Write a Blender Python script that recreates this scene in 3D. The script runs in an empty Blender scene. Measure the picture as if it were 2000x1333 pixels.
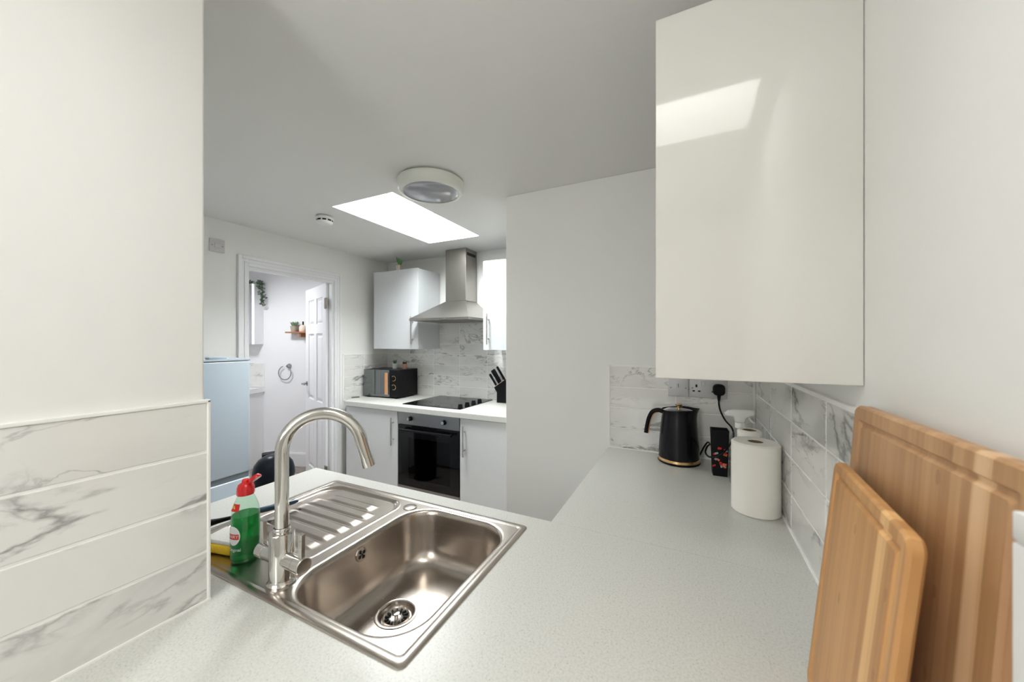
import bpy, bmesh, math, random
from mathutils import Vector, Matrix
random.seed(7)
PI = math.pi
S = bpy.context.scene
C = S.collection

# ------------------------------------------------------------------ camera, world, light, exposure
cam = bpy.data.cameras.new('camera')
cam.sensor_width = 36.0
cam.lens = 710.0 / 2000.0 * 36.0
cam.shift_y = 0.001
cam.clip_start = 0.01
cam.dof.use_dof = True
cam.dof.focus_distance = 1.45
cam.dof.aperture_fstop = 4.5
co = bpy.data.objects.new('camera', cam); C.objects.link(co)
co.location = (0, 0, 1.42)
co.rotation_euler = (PI / 2, 0, math.radians(26.05))
S.camera = co

world = bpy.data.worlds.new('overcast_sky'); S.world = world
world.use_nodes = True
bg = world.node_tree.nodes['Background']
bg.inputs[0].default_value = (0.975, 0.99, 1.0, 1)
bg.inputs[1].default_value = 55.0

S.view_settings.view_transform = 'Standard'
S.view_settings.look = 'None'
S.view_settings.gamma = 1.0
S.view_settings.use_curve_mapping = False
S.view_settings.exposure = 0.07
S.cycles.max_bounces = 8
S.cycles.diffuse_bounces = 6
S.cycles.glossy_bounces = 4
S.cycles.transmission_bounces = 5
S.cycles.transparent_max_bounces = 10
S.cycles.caustics_reflective = False
S.cycles.caustics_refractive = False
S.cycles.adaptive_threshold = 0.02
S.cycles.sample_clamp_indirect = 8.0

CEIL = 2.245
WT = 0.90
SKY1 = (-1.955, -1.470, 1.508, 2.425)      # roof window over the far kitchen
SKY2 = (-0.42, 0.20, -0.07, 0.22)          # roof window over the sink alcove
FILLWIN = (-0.80, -0.34, 1.19, 2.16)       # unseen window added behind the camera for fill light: x0, x1, z0, z1
for (x0, x1, y0, y1) in (SKY1, SKY2):       # portals: guide the sky light through the roof openings
    l = bpy.data.lights.new('skylight_portal', 'AREA')
    l.shape = 'RECTANGLE'; l.size = x1 - x0; l.size_y = y1 - y0
    l.cycles.is_portal = True
    o = bpy.data.objects.new('skylight_portal', l); C.objects.link(o)
    o.location = ((x0 + x1) / 2, (y0 + y1) / 2, CEIL + 0.225)
l = bpy.data.lights.new('window_fill_portal', 'AREA'); l.shape = 'RECTANGLE'  # portal for the added fill window
l.size = FILLWIN[1] - FILLWIN[0]; l.size_y = FILLWIN[3] - FILLWIN[2]; l.cycles.is_portal = True
o = bpy.data.objects.new('window_fill_portal', l); C.objects.link(o)
o.location = ((FILLWIN[0] + FILLWIN[1]) / 2, -0.93, (FILLWIN[2] + FILLWIN[3]) / 2); o.rotation_euler = (PI / 2, 0, 0)

# ------------------------------------------------------------------ materials
MATS = {}
def srgb(r, g, b):
    f = lambda v: v / 12.92 if v <= 0.04045 else ((v + 0.055) / 1.055) ** 2.4
    return (f(r / 255), f(g / 255), f(b / 255), 1)
def newmat(name):
    m = bpy.data.materials.new(name); m.use_nodes = True
    n = m.node_tree.nodes; l = m.node_tree.links
    return m, n, l, n['Principled BSDF']
def plain(name, col, rough=0.5, metal=0.0, coat=0.0, bump=0.0, bscale=60, spec=0.5, vary=0.0):
    m, n, l, b = newmat(name)
    c = col if len(col) == 4 else (*col, 1)
    b.inputs['Base Color'].default_value = c
    b.inputs['Roughness'].default_value = rough
    b.inputs['Metallic'].default_value = metal
    b.inputs['Coat Weight'].default_value = coat
    b.inputs['Coat Roughness'].default_value = 0.03
    b.inputs['Specular IOR Level'].default_value = spec
    tc = n.new('ShaderNodeTexCoord')
    nz = n.new('ShaderNodeTexNoise'); nz.inputs['Scale'].default_value = bscale; nz.inputs['Detail'].default_value = 3
    l.new(tc.outputs['Object'], nz.inputs['Vector'])
    if bump:
        bp = n.new('ShaderNodeBump'); bp.inputs['Strength'].default_value = bump; bp.inputs['Distance'].default_value = 0.002
        l.new(nz.outputs['Fac'], bp.inputs['Height']); l.new(bp.outputs['Normal'], b.inputs['Normal'])
    if vary:
        mr = n.new('ShaderNodeMapRange'); mr.inputs['To Min'].default_value = max(0, rough - vary); mr.inputs['To Max'].default_value = rough + vary
        l.new(nz.outputs['Fac'], mr.inputs['Value']); l.new(mr.outputs['Result'], b.inputs['Roughness'])
    MATS[name] = m
    return m
def math_node(n, l, op, a, bval=None):
    q = n.new('ShaderNodeMath'); q.operation = op
    for i, v in enumerate((a, bval)):
        if v is None: continue
        if isinstance(v, (int, float)): q.inputs[i].default_value = v
        else: l.new(v, q.inputs[i])
    return q.outputs[0]
def ramp(n, l, src, stops):
    r = n.new('ShaderNodeValToRGB')
    while len(r.color_ramp.elements) < len(stops): r.color_ramp.elements.new(0.5)
    for e, (p, c) in zip(r.color_ramp.elements, stops): e.position = p; e.color = c
    l.new(src, r.inputs[0]); return r.outputs[0]

plain('wall_paint', (0.80, 0.79, 0.765), 0.55, bump=0.05, bscale=180)
plain('ceiling_paint', (0.80, 0.79, 0.77), 0.7, bump=0.05, bscale=150)
plain('bath_paint', (0.84, 0.84, 0.85), 0.6, bump=0.03, bscale=150)
plain('grout', (0.88, 0.87, 0.84), 0.7, bump=0.1, bscale=300)
plain('tile_trim', (0.85, 0.84, 0.81), 0.55)
plain('gloss_cream', (0.60, 0.585, 0.55), 0.07, coat=1.0, bump=0.012, bscale=45)
plain('gloss_grey', (0.66, 0.67, 0.67), 0.16, coat=0.6, bump=0.01, bscale=40)
plain('carcass_white', (0.75, 0.75, 0.73), 0.4)
plain('white_wood', (0.80, 0.80, 0.81), 0.35, bump=0.02, bscale=120)
plain('white_plastic', (0.80, 0.80, 0.78), 0.35)
plain('grey_plate', (0.56, 0.545, 0.55), 0.4)
plain('lamp_ring', (0.78, 0.79, 0.73), 0.3)
plain('lamp_lens', (0.34, 0.34, 0.38), 0.12, coat=0.6)
plain('black_gloss', (0.005, 0.005, 0.006), 0.04, spec=0.35)
plain('black_satin', (0.006, 0.006, 0.007), 0.32, spec=0.12)
plain('black_matt', (0.008, 0.008, 0.009), 0.5, bump=0.03, bscale=200, spec=0.12)
plain('kettle_black', (0.006, 0.006, 0.008), 0.25, spec=0.22)
plain('bin_black', (0.006, 0.008, 0.012), 0.3, spec=0.18)
plain('dark_hole', (0.004, 0.004, 0.004), 0.7)
plain('dark_metal', (0.25, 0.23, 0.20), 0.35, metal=1)
plain('chrome', (0.66, 0.64, 0.61), 0.06, metal=1)
plain('steel_handle', (0.50, 0.48, 0.45), 0.3, metal=1)
plain('gold', (0.80, 0.52, 0.25), 0.25, metal=1)
plain('paper', (0.84, 0.81, 0.75), 0.9, bump=0.4, bscale=140)
plain('cardboard', (0.20, 0.13, 0.07), 0.8)
plain('red_plastic', (0.72, 0.008, 0.012), 0.25, coat=0.3)
plain('yellow_print', (0.90, 0.62, 0.04), 0.4)
plain('white_print', (0.86, 0.86, 0.84), 0.4)
plain('red_print', (0.62, 0.02, 0.02), 0.4)
plain('orange_print', (0.75, 0.16, 0.05), 0.4)
plain('grey_print', (0.35, 0.36, 0.37), 0.4)
plain('sponge_yellow', (0.86, 0.55, 0.03), 0.9, bump=0.8, bscale=180)
plain('scourer', (0.72, 0.71, 0.68), 0.95, bump=0.8, bscale=300)
plain('brush_blue', (0.012, 0.045, 0.085), 0.3, coat=0.4)
plain('fridge_blue', srgb(176, 188, 199), 0.28, coat=0.3)
plain('fridge_gap', (0.16, 0.19, 0.22), 0.5)
plain('terracotta', (0.42, 0.24, 0.17), 0.75, bump=0.1)
plain('stone_pot', (0.40, 0.33, 0.27), 0.8, bump=0.2)
plain('cream_jar', (0.80, 0.68, 0.56), 0.5)
plain('leaf_green', (0.05, 0.16, 0.04), 0.45)
plain('leaf_dark', (0.02, 0.035, 0.02), 0.5)
plain('leaf_pale', (0.16, 0.26, 0.13), 0.55)
plain('leaf_ivy', (0.075, 0.12, 0.07), 0.55)
plain('shelf_wood', (0.38, 0.16, 0.075), 0.5)
plain('pale_wood', (0.62, 0.42, 0.29), 0.5)
plain('mirror', (0.86, 0.88, 0.90), 0.02, metal=1)
plain('basin_white', (0.86, 0.86, 0.86), 0.1, coat=0.6)
plain('orange_wood', (0.55, 0.24, 0.08), 0.45)
plain('mw_glass', (0.17, 0.185, 0.185), 0.03, metal=0.85)
plain('grey_chrome', (0.34, 0.34, 0.36), 0.18, metal=1)

def make_marble(name, base=(0.77, 0.757, 0.73), rough=0.10, dark=0.30):
    m, n, l, b = newmat(name)
    tc = n.new('ShaderNodeTexCoord'); oi = n.new('ShaderNodeObjectInfo')
    off = n.new('ShaderNodeCombineXYZ')
    for i, k in enumerate((53.0, 31.0, 17.0)): l.new(math_node(n, l, 'MULTIPLY', oi.outputs['Random'], k), off.inputs[i])
    mp = n.new('ShaderNodeMapping'); mp.inputs['Rotation'].default_value = (0, math.radians(-24), 0); mp.inputs['Scale'].default_value = (3.4, 3.0, 8.5)
    l.new(tc.outputs['Object'], mp.inputs['Vector'])
    ad = n.new('ShaderNodeVectorMath'); ad.operation = 'ADD'
    l.new(mp.outputs[0], ad.inputs[0]); l.new(off.outputs[0], ad.inputs[1])
    def vein(scale, width, dist, seed):
        ad2 = n.new('ShaderNodeVectorMath'); ad2.operation = 'ADD'; ad2.inputs[1].default_value = (seed, seed * 2, seed * 3)
        l.new(ad.outputs[0], ad2.inputs[0])
        z = n.new('ShaderNodeTexNoise'); z.inputs['Scale'].default_value = scale; z.inputs['Detail'].default_value = 7
        z.inputs['Roughness'].default_value = 0.58; z.inputs['Distortion'].default_value = dist
        l.new(ad2.outputs[0], z.inputs['Vector'])
        a = math_node(n, l, 'ABSOLUTE', math_node(n, l, 'SUBTRACT', z.outputs['Fac'], 0.5))
        mr = n.new('ShaderNodeMapRange'); mr.inputs['From Min'].default_value = 0; mr.inputs['From Max'].default_value = width
        mr.inputs['To Min'].default_value = 1; mr.inputs['To Max'].default_value = 0
        l.new(a, mr.inputs['Value'])
        pw = math_node(n, l, 'POWER', mr.outputs[0], 1.6)
        mk = n.new('ShaderNodeTexNoise'); mk.inputs['Scale'].default_value = scale * 0.8; mk.inputs['Detail'].default_value = 2
        l.new(ad2.outputs[0], mk.inputs['Vector'])
        mm = n.new('ShaderNodeMapRange'); mm.inputs['From Min'].default_value = 0.46; mm.inputs['From Max'].default_value = 0.68
        l.new(mk.outputs['Fac'], mm.inputs['Value'])
        return math_node(n, l, 'MULTIPLY', pw, mm.outputs[0])
    v1 = vein(0.62, 0.030, 0.5, 3.1)
    v2 = vein(1.25, 0.020, 0.7, 11.7)
    soft = vein(0.5, 0.16, 0.4, 3.1)
    tot = math_node(n, l, 'ADD', math_node(n, l, 'MULTIPLY', v1, 0.95), math_node(n, l, 'MULTIPLY', v2, 0.5))
    tot = math_node(n, l, 'ADD', tot, math_node(n, l, 'MULTIPLY', soft, 0.22))
    col = ramp(n, l, tot, [(0.0, (*base, 1)), (0.45, (base[0] * .52, base[1] * .53, base[2] * .53, 1)), (1.0, (dark * .6, dark * .6, dark * .58, 1))])
    l.new(col, b.inputs['Base Color'])
    b.inputs['Roughness'].default_value = rough
    b.inputs['Coat Weight'].default_value = 0.3
    MATS[name] = m
make_marble('marble')

def make_worktop(name, base):
    m, n, l, b = newmat(name)
    tc = n.new('ShaderNodeTexCoord')
    a = n.new('ShaderNodeTexNoise'); a.inputs['Scale'].default_value = 260; a.inputs['Detail'].default_value = 2
    l.new(tc.outputs['Object'], a.inputs['Vector'])
    c2 = n.new('ShaderNodeTexVoronoi'); c2.inputs['Scale'].default_value = 170
    l.new(tc.outputs['Object'], c2.inputs['Vector'])
    sel = math_node(n, l, 'LESS_THAN', c2.outputs['Distance'], 0.20)
    rnd = n.new('ShaderNodeSeparateColor'); l.new(c2.outputs['Color'], rnd.inputs[0])
    spk = math_node(n, l, 'MULTIPLY', sel, math_node(n, l, 'GREATER_THAN', rnd.outputs[0], 0.72))
    c1 = ramp(n, l, a.outputs['Fac'], [(0.36, (base[0] * .90, base[1] * .90, base[2] * .895, 1)), (0.50, (*base, 1)), (0.66, (base[0] * 1.05, base[1] * 1.05, base[2] * 1.05, 1))])
    mx = n.new('ShaderNodeMix'); mx.data_type = 'RGBA'
    l.new(math_node(n, l, 'MULTIPLY', spk, 0.55), mx.inputs['Factor']); l.new(c1, mx.inputs['A'])
    mx.inputs['B'].default_value = (0.34, 0.31, 0.26, 1)
    l.new(mx.outputs['Result'], b.inputs['Base Color'])
    b.inputs['Roughness'].default_value = 0.33
    MATS[name] = m
make_worktop('worktop', (0.605, 0.60, 0.565))

def make_steel(name, col, rough, stretch=(2, 120, 120), amount=0.10):
    m, n, l, b = newmat(name)
    tc = n.new('ShaderNodeTexCoord'); mp = n.new('ShaderNodeMapping'); mp.inputs['Scale'].default_value = stretch
    nz = n.new('ShaderNodeTexNoise'); nz.inputs['Scale'].default_value = 4; nz.inputs['Detail'].default_value = 3
    l.new(tc.outputs['Object'], mp.inputs[0]); l.new(mp.outputs[0], nz.inputs['Vector'])
    mr = n.new('ShaderNodeMapRange'); mr.inputs['To Min'].default_value = rough - amount / 2; mr.inputs['To Max'].default_value = rough + amount / 2
    l.new(nz.outputs['Fac'], mr.inputs['Value']); l.new(mr.outputs[0], b.inputs['Roughness'])
    b.inputs['Base Color'].default_value = (*col, 1); b.inputs['Metallic'].default_value = 1
    MATS[name] = m
make_steel('sink_steel', (0.48, 0.43, 0.385), 0.25)
make_steel('hood_steel', (0.34, 0.325, 0.30), 0.34, (120, 120, 2))
make_steel('oven_steel', (0.36, 0.355, 0.35), 0.34, (2, 120, 120))

def make_bamboo(name, tint, light_at):
    m, n, l, b = newmat(name)
    tc = n.new('ShaderNodeTexCoord'); sp = n.new('ShaderNodeSeparateXYZ'); l.new(tc.outputs['Object'], sp.inputs[0])
    idx = math_node(n, l, 'FLOOR', math_node(n, l, 'DIVIDE', sp.outputs[1], 0.0155))
    wn = n.new('ShaderNodeTexWhiteNoise'); wn.noise_dimensions = '1D'; l.new(idx, wn.inputs['W'])
    mp = n.new('ShaderNodeMapping'); mp.inputs['Scale'].default_value = (60, 110, 3.5); l.new(tc.outputs['Object'], mp.inputs[0])
    g = n.new('ShaderNodeTexNoise'); g.inputs['Scale'].default_value = 1.3; g.inputs['Detail'].default_value = 5; l.new(mp.outputs[0], g.inputs['Vector'])
    wide = n.new('ShaderNodeTexNoise'); wide.inputs['Scale'].default_value = 1.0
    mp2 = n.new('ShaderNodeMapping'); mp2.inputs['Scale'].default_value = (8, 26, 1.2); l.new(tc.outputs['Object'], mp2.inputs[0]); l.new(mp2.outputs[0], wide.inputs['Vector'])
    v = math_node(n, l, 'ADD', math_node(n, l, 'MULTIPLY', wn.outputs['Value'], 0.26), math_node(n, l, 'MULTIPLY', g.outputs['Fac'], 0.42))
    v = math_node(n, l, 'ADD', v, math_node(n, l, 'MULTIPLY', wide.outputs['Fac'], 0.25))
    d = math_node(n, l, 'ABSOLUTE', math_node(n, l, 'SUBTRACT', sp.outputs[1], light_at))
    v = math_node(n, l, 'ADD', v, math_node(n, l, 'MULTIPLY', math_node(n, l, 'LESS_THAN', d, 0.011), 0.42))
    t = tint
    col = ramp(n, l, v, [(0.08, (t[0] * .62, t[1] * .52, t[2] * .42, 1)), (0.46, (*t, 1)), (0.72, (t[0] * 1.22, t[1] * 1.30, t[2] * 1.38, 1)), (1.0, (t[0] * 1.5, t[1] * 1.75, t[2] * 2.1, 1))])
    # darker knots
    kv = n.new('ShaderNodeTexVoronoi'); kv.inputs['Scale'].default_value = 1.0
    mp3 = n.new('ShaderNodeMapping'); mp3.inputs['Scale'].default_value = (1, 26, 12); l.new(tc.outputs['Object'], mp3.inputs[0]); l.new(mp3.outputs[0], kv.inputs['Vector'])
    kn = math_node(n, l, 'MULTIPLY', math_node(n, l, 'LESS_THAN', kv.outputs['Distance'], 0.10), 0.35)
    mx = n.new('ShaderNodeMix'); mx.data_type = 'RGBA'; l.new(kn, mx.inputs['Factor']); l.new(col, mx.inputs['A']); mx.inputs['B'].default_value = (t[0] * .45, t[1] * .35, t[2] * .3, 1)
    l.new(mx.outputs['Result'], b.inputs['Base Color'])
    b.inputs['Roughness'].default_value = 0.42
    MATS[name] = m
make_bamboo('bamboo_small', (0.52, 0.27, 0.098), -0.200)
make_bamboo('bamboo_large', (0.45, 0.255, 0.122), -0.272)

def make_floor(name):
    m, n, l, b = newmat(name)
    tc = n.new('ShaderNodeTexCoord')
    mp = n.new('ShaderNodeMapping'); mp.inputs['Scale'].default_value = (2.2, 30, 1); l.new(tc.outputs['Object'], mp.inputs[0])
    g = n.new('ShaderNodeTexNoise'); g.inputs['Scale'].default_value = 1.5; g.inputs['Detail'].default_value = 6; l.new(mp.outputs[0], g.inputs['Vector'])
    l.new(ramp(n, l, g.outputs['Fac'], [(0.3, (0.17, 0.135, 0.112, 1)), (0.7, (0.40, 0.345, 0.30, 1))]), b.inputs['Base Color'])
    b.inputs['Roughness'].default_value = 0.4
    MATS[name] = m
make_floor('floor_wood')

def make_clear(name, tint, refl=1.0, ior=1.45):
    m, n, l, b = newmat(name)
    n.remove(b); out = n['Material Output']
    t = n.new('ShaderNodeBsdfTransparent'); t.inputs[0].default_value = (*tint, 1)
    g = n.new('ShaderNodeBsdfGlossy'); g.inputs['Roughness'].default_value = 0.03
    lw = n.new('ShaderNodeLayerWeight'); lw.inputs['Blend'].default_value = 0.5
    fr = math_node(n, l, 'ADD', math_node(n, l, 'MULTIPLY', math_node(n, l, 'POWER', lw.outputs['Facing'], 4.0), 0.6), 0.04)
    mx = n.new('ShaderNodeMixShader'); l.new(math_node(n, l, 'MULTIPLY', fr, refl), mx.inputs[0])
    l.new(t.outputs[0], mx.inputs[1]); l.new(g.outputs[0], mx.inputs[2]); l.new(mx.outputs[0], out.inputs['Surface'])
    MATS[name] = m
make_clear('roof_glass', (0.97, 0.985, 0.98), 0.6)
make_clear('roof_glass_tinted', (0.600, 0.600, 0.590), 0.6)
make_clear('window_fill_glass', (0.435, 0.435, 0.428), 0.6)  # tint only dims the added rear window
make_clear('clear_plastic', (0.93, 0.95, 0.95))
make_clear('soap_plastic', (0.80, 0.93, 0.84))
make_clear('oven_glass', (0.20, 0.205, 0.21), 1.0)
m, n, l, b = newmat('soap_liquid')
b.inputs['Base Color'].default_value = (0.005, 0.34, 0.06, 1); b.inputs['Roughness'].default_value = 0.03
b.inputs['Transmission Weight'].default_value = 0.55; b.inputs['IOR'].default_value = 1.33
MATS['soap_liquid'] = m
m, n, l, b = newmat('led_panel')
b.inputs['Emission Color'].default_value = (0.93, 0.96, 1.0, 1); b.inputs['Emission Strength'].default_value = 76.0
MATS['led_panel'] = m
m, n, l, b = newmat('led_strip')
b.inputs['Base Color'].default_value = (.9, .9, .9, 1)
b.inputs['Emission Color'].default_value = (0.95, 0.97, 1.0, 1); b.inputs['Emission Strength'].default_value = 0.5
MATS['led_strip'] = m

# ------------------------------------------------------------------ mesh helpers
def bmn(): return bmesh.new()
def obj(name, bm, mat, parent=None, loc=(0, 0, 0), rot=(0, 0, 0), smooth=False, angle=40):
    me = bpy.data.meshes.new(name)
    bmesh.ops.recalc_face_normals(bm, faces=bm.faces)
    bm.to_mesh(me); bm.free()
    for mt in (mat if isinstance(mat, (list, tuple)) else [mat]): me.materials.append(MATS[mt])
    if smooth:
        me.polygons.foreach_set('use_smooth', [True] * len(me.polygons))
        me.set_sharp_from_angle(angle=math.radians(angle))
    o = bpy.data.objects.new(name, me); C.objects.link(o)
    o.location = loc; o.rotation_euler = rot
    if parent: o.parent = parent
    return o
def inst(src, loc, rot=(0, 0, 0), parent=None):
    o = src.copy(); C.objects.link(o); o.location = loc; o.rotation_euler = rot; o.parent = parent
    return o
def thing(name, label, cat, loc=(0, 0, 0), rotz=0, group=None, rot=None):
    o = bpy.data.objects.new(name, None); C.objects.link(o)
    o.empty_display_size = 0.05
    o.location = loc; o.rotation_euler = rot if rot else (0, 0, rotz)
    return tag(o, label, cat, group)
def tag(o, label, cat, group=None):
    o['label'] = label; o['category'] = cat
    if group: o['group'] = group
    return o
def struct(o, label=None):
    o['kind'] = 'structure'
    if label: o['label'] = label
    return o
def sempty(name, label=None):
    o = bpy.data.objects.new(name, None); C.objects.link(o); return struct(o, label)
def box(bm, x0, x1, y0, y1, z0, z1, bev=0.0, seg=2):
    vs = [bm.verts.new((x, y, z)) for z in (z0, z1) for y in (y0, y1) for x in (x0, x1)]
    fs = [bm.faces.new([vs[i] for i in q]) for q in ((0, 2, 3, 1), (4, 5, 7, 6), (0, 1, 5, 4), (2, 6, 7, 3), (0, 4, 6, 2), (1, 3, 7, 5))]
    if bev:
        es = list({e for f in fs for e in f.edges})
        bmesh.ops.bevel(bm, geom=es, offset=bev, segments=seg, affect='EDGES', profile=0.5)
    return bm
def bx(*a, **k): return box(bmn(), *a, **k)
def lathe(prof, seg=32, cap=True, bm=None, center=(0, 0), axis='Z'):
    bm = bm or bmn(); rings = []
    for r, z in prof:
        if r < 1e-6: rings.append([bm.verts.new((center[0], center[1], z))]); continue
        rings.append([bm.verts.new((center[0] + r * math.cos(2 * PI * i / seg), center[1] + r * math.sin(2 * PI * i / seg), z)) for i in range(seg)])
    for a, b in zip(rings, rings[1:]):
        for i in range(seg):
            j = (i + 1) % seg
            if len(a) == 1 and len(b) == 1: continue
            if len(a) == 1: bm.faces.new((a[0], b[i], b[j]))
            elif len(b) == 1: bm.faces.new((a[i], b[0], a[j]))
            else: bm.faces.new((a[i], b[i], b[j], a[j]))
    if cap:
        if len(rings[0]) > 1: bm.faces.new(rings[0][::-1])
        if len(rings[-1]) > 1: bm.faces.new(rings[-1])
    return bm
def tube(pts, rad, seg=12, bm=None, cap=True):
    bm = bm or bmn(); pts = [Vector(p) for p in pts]; N = len(pts)
    rads = rad if isinstance(rad, (list, tuple)) else [rad] * N
    t0 = (pts[1] - pts[0]).normalized()
    up = Vector((0, 0, 1)) if abs(t0.z) < 0.9 else Vector((1, 0, 0))
    nrm = t0.cross(up).normalized(); rings = []
    prev = t0
    for i, p in enumerate(pts):
        t = (pts[min(i + 1, N - 1)] - pts[max(i - 1, 0)]).normalized()
        q = prev.rotation_difference(t); nrm = (q @ nrm).normalized(); prev = t
        bn = t.cross(nrm)
        rings.append([bm.verts.new(p + rads[i] * (math.cos(2 * PI * k / seg) * nrm + math.sin(2 * PI * k / seg) * bn)) for k in range(seg)])
    for a, b in zip(rings, rings[1:]):
        for k in range(seg):
            j = (k + 1) % seg; bm.faces.new((a[k], a[j], b[j], b[k]))
    if cap: bm.faces.new(rings[0][::-1]); bm.faces.new(rings[-1])
    return bm
def spline(pts, n=8):
    P = [Vector(p) for p in pts]; P = [P[0] * 2 - P[1]] + P + [P[-1] * 2 - P[-2]]; out = []
    for i in range(1, len(P) - 2):
        for k in range(n):
            t = k / n; a, b, c, d = P[i - 1], P[i], P[i + 1], P[i + 2]
            out.append(0.5 * ((2 * b) + (c - a) * t + (2 * a - 5 * b + 4 * c - d) * t * t + (3 * b - a - 3 * c + d) * t ** 3))
    out.append(P[-2]); return out
def rrect(hx, hy, r, n=8, cx=0, cy=0):
    r = min(r, hx - 1e-4, hy - 1e-4); out = []
    for k, (sx, sy) in enumerate(((1, 1), (-1, 1), (-1, -1), (1, -1))):
        for i in range(n + 1):
            a = k * PI / 2 + i / n * PI / 2
            out.append((cx + sx * (hx - r) + r * math.cos(a), cy + sy * (hy - r) + r * math.sin(a)))
    return out
def loft(loops, bm=None, cap0=False, cap1=False):
    bm = bm or bmn()
    R = [[bm.verts.new(p) for p in L] for L in loops]
    for a, b in zip(R, R[1:]):
        for i in range(len(a)):
            j = (i + 1) % len(a); bm.faces.new((a[i], a[j], b[j], b[i]))
    if cap0: bm.faces.new(R[0][::-1])
    if cap1: bm.faces.new(R[-1])
    return bm, R
def prism(poly, z0, z1, bm=None, bev=0.0):
    bm = bm or bmn()
    _, R = loft([[(x, y, z0) for x, y in poly], [(x, y, z1) for x, y in poly]], bm, True, True)
    if bev:
        es = [e for e in bm.edges if abs(e.verts[0].co.z - e.verts[1].co.z) < 1e-6]
        bmesh.ops.bevel(bm, geom=es, offset=bev, segments=2, affect='EDGES')
    return bm
def slab_holes(xs, ys, skip, z0, z1):
    """slab made of a grid of cells, without the cells in skip"""
    bm = bmn(); V = {}
    def v(i, j, z):
        if (i, j, z) not in V: V[(i, j, z)] = bm.verts.new((xs[i], ys[j], z))
        return V[(i, j, z)]
    full = lambda i, j: 0 <= i < len(xs) - 1 and 0 <= j < len(ys) - 1 and (i, j) not in skip
    for i in range(len(xs) - 1):
        for j in range(len(ys) - 1):
            if not full(i, j): continue
            for z in (z0, z1): bm.faces.new((v(i, j, z), v(i + 1, j, z), v(i + 1, j + 1, z), v(i, j + 1, z)))
            for (di, dj, a, b) in ((-1, 0, (i, j), (i, j + 1)), (1, 0, (i + 1, j), (i + 1, j + 1)), (0, -1, (i, j), (i + 1, j)), (0, 1, (i, j + 1), (i + 1, j + 1))):
                if not full(i + di, j + dj): bm.faces.new((v(*a, z0), v(*b, z0), v(*b, z1), v(*a, z1)))
    return bm
def text_mesh(body, size, extrude=0.0):
    cu = bpy.data.curves.new('lettering', 'FONT'); cu.body = body; cu.size = size; cu.align_x = 'CENTER'; cu.align_y = 'CENTER'; cu.extrude = extrude
    o = bpy.data.objects.new('lettering', cu); C.objects.link(o)
    bpy.context.view_layer.update()
    me = bpy.data.meshes.new_from_object(o.evaluated_get(bpy.context.evaluated_depsgraph_get()))
    bpy.data.objects.remove(o); bpy.data.curves.remove(cu)
    bm = bmn(); bm.from_mesh(me); bpy.data.meshes.remove(me)
    return bm

# ------------------------------------------------------------------ setting: shell
RX = 0.25            # painted/tiled face of the right wall
KY = 1.83            # wall behind the kettle
DX = -2.845          # wall with the door
BY = 2.845           # far kitchen wall
LX = -0.872          # tiled face of the left alcove wall
LY = 0.393           # end of that wall

floor = struct(obj('floor', bx(-5.2, 0.45, -1.0, 3.6, -0.1, 0.0), 'floor_wood'))
xs = [-5.2, SKY1[0], SKY1[1], SKY2[0], SKY2[1], 0.45]
ys = [-1.0, SKY2[2], SKY2[3], SKY1[2], SKY1[3], 3.6]
ceiling = struct(obj('ceiling', slab_holes(xs, ys, {(1, 3), (3, 1)}, CEIL, CEIL + 0.24), 'ceiling_paint'))
for k, (x0, x1, y0, y1) in enumerate((SKY1, SKY2)):
    w = sempty('window_%d' % (k + 1), ('rectangular skylight set flush in the ceiling above the hob', 'skylight over the sink alcove')[k])
    obj('frame', slab_holes([x0 - .03, x0 + .012, x1 - .012, x1 + .03], [y0 - .03, y0 + .012, y1 - .012, y1 + .03], {(1, 1)}, CEIL + .24, CEIL + .28), 'white_plastic', w)
    obj('pane', bx(x0, x1, y0, y1, CEIL + .262, CEIL + .268), ('roof_glass', 'roof_glass_tinted')[k], w)

wall_right = struct(obj('wall_right', bx(RX + .008, RX + .14, -1.0, KY + .1, 0, CEIL), 'wall_paint'))
wall_back = struct(obj('wall_back', bx(-0.937, RX + .14, KY + .008, 3.1, 0, CEIL, bev=.004), 'wall_paint'))
wall_far = struct(obj('wall_far', bx(-2.96, -0.93, BY + .008, BY + .15, 0, CEIL), 'wall_paint'))
wall_left = struct(obj('wall_left', bx(-1.02, LX - .008, -1.0, LY - .006, 0, CEIL, bev=.004), 'wall_paint'))
wall_front = struct(obj('wall_front', bx(-2.96, -1.0, 0.26, LY - .006, 0, CEIL), 'wall_paint'))
q = FILLWIN
bm = bmn(); box(bm, -1.02, q[0], -1.05, -.9, 0, CEIL); box(bm, q[1], RX + .14, -1.05, -.9, 0, CEIL); box(bm, q[0], q[1], -1.05, -.9, 0, q[2]); box(bm, q[0], q[1], -1.05, -.9, q[3], CEIL)
wall_rear = struct(obj('wall_rear', bm, 'wall_paint'))
w = sempty('window_3', 'added fill window, unseen behind the camera')  # invented opening, lets extra sky light onto the kettle wall
obj('frame', slab_holes([q[0] - .02, q[0] + .03, q[1] - .03, q[1] + .02], [q[2] - .02, q[2] + .03, q[3] - .03, q[3] + .02], {(1, 1)}, 1.0, 1.04), 'white_plastic', w, rot=(PI / 2, 0, 0))
obj('pane', bx(q[0], q[1], -1.023, -1.018, q[2], q[3]), 'window_fill_glass', w)
# wall with the doorway
DO = (1.505, 2.215, 1.965)   # opening y0, y1, head height
bm = bmn()
box(bm, DX - .1, DX, 0.26, DO[0], 0, CEIL); box(bm, DX - .1, DX, DO[1], BY + .15, 0, CEIL); box(bm, DX - .1, DX, DO[0], DO[1], DO[2], CEIL)
wall_door = struct(obj('wall_door', bm, 'wall_paint'))
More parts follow.
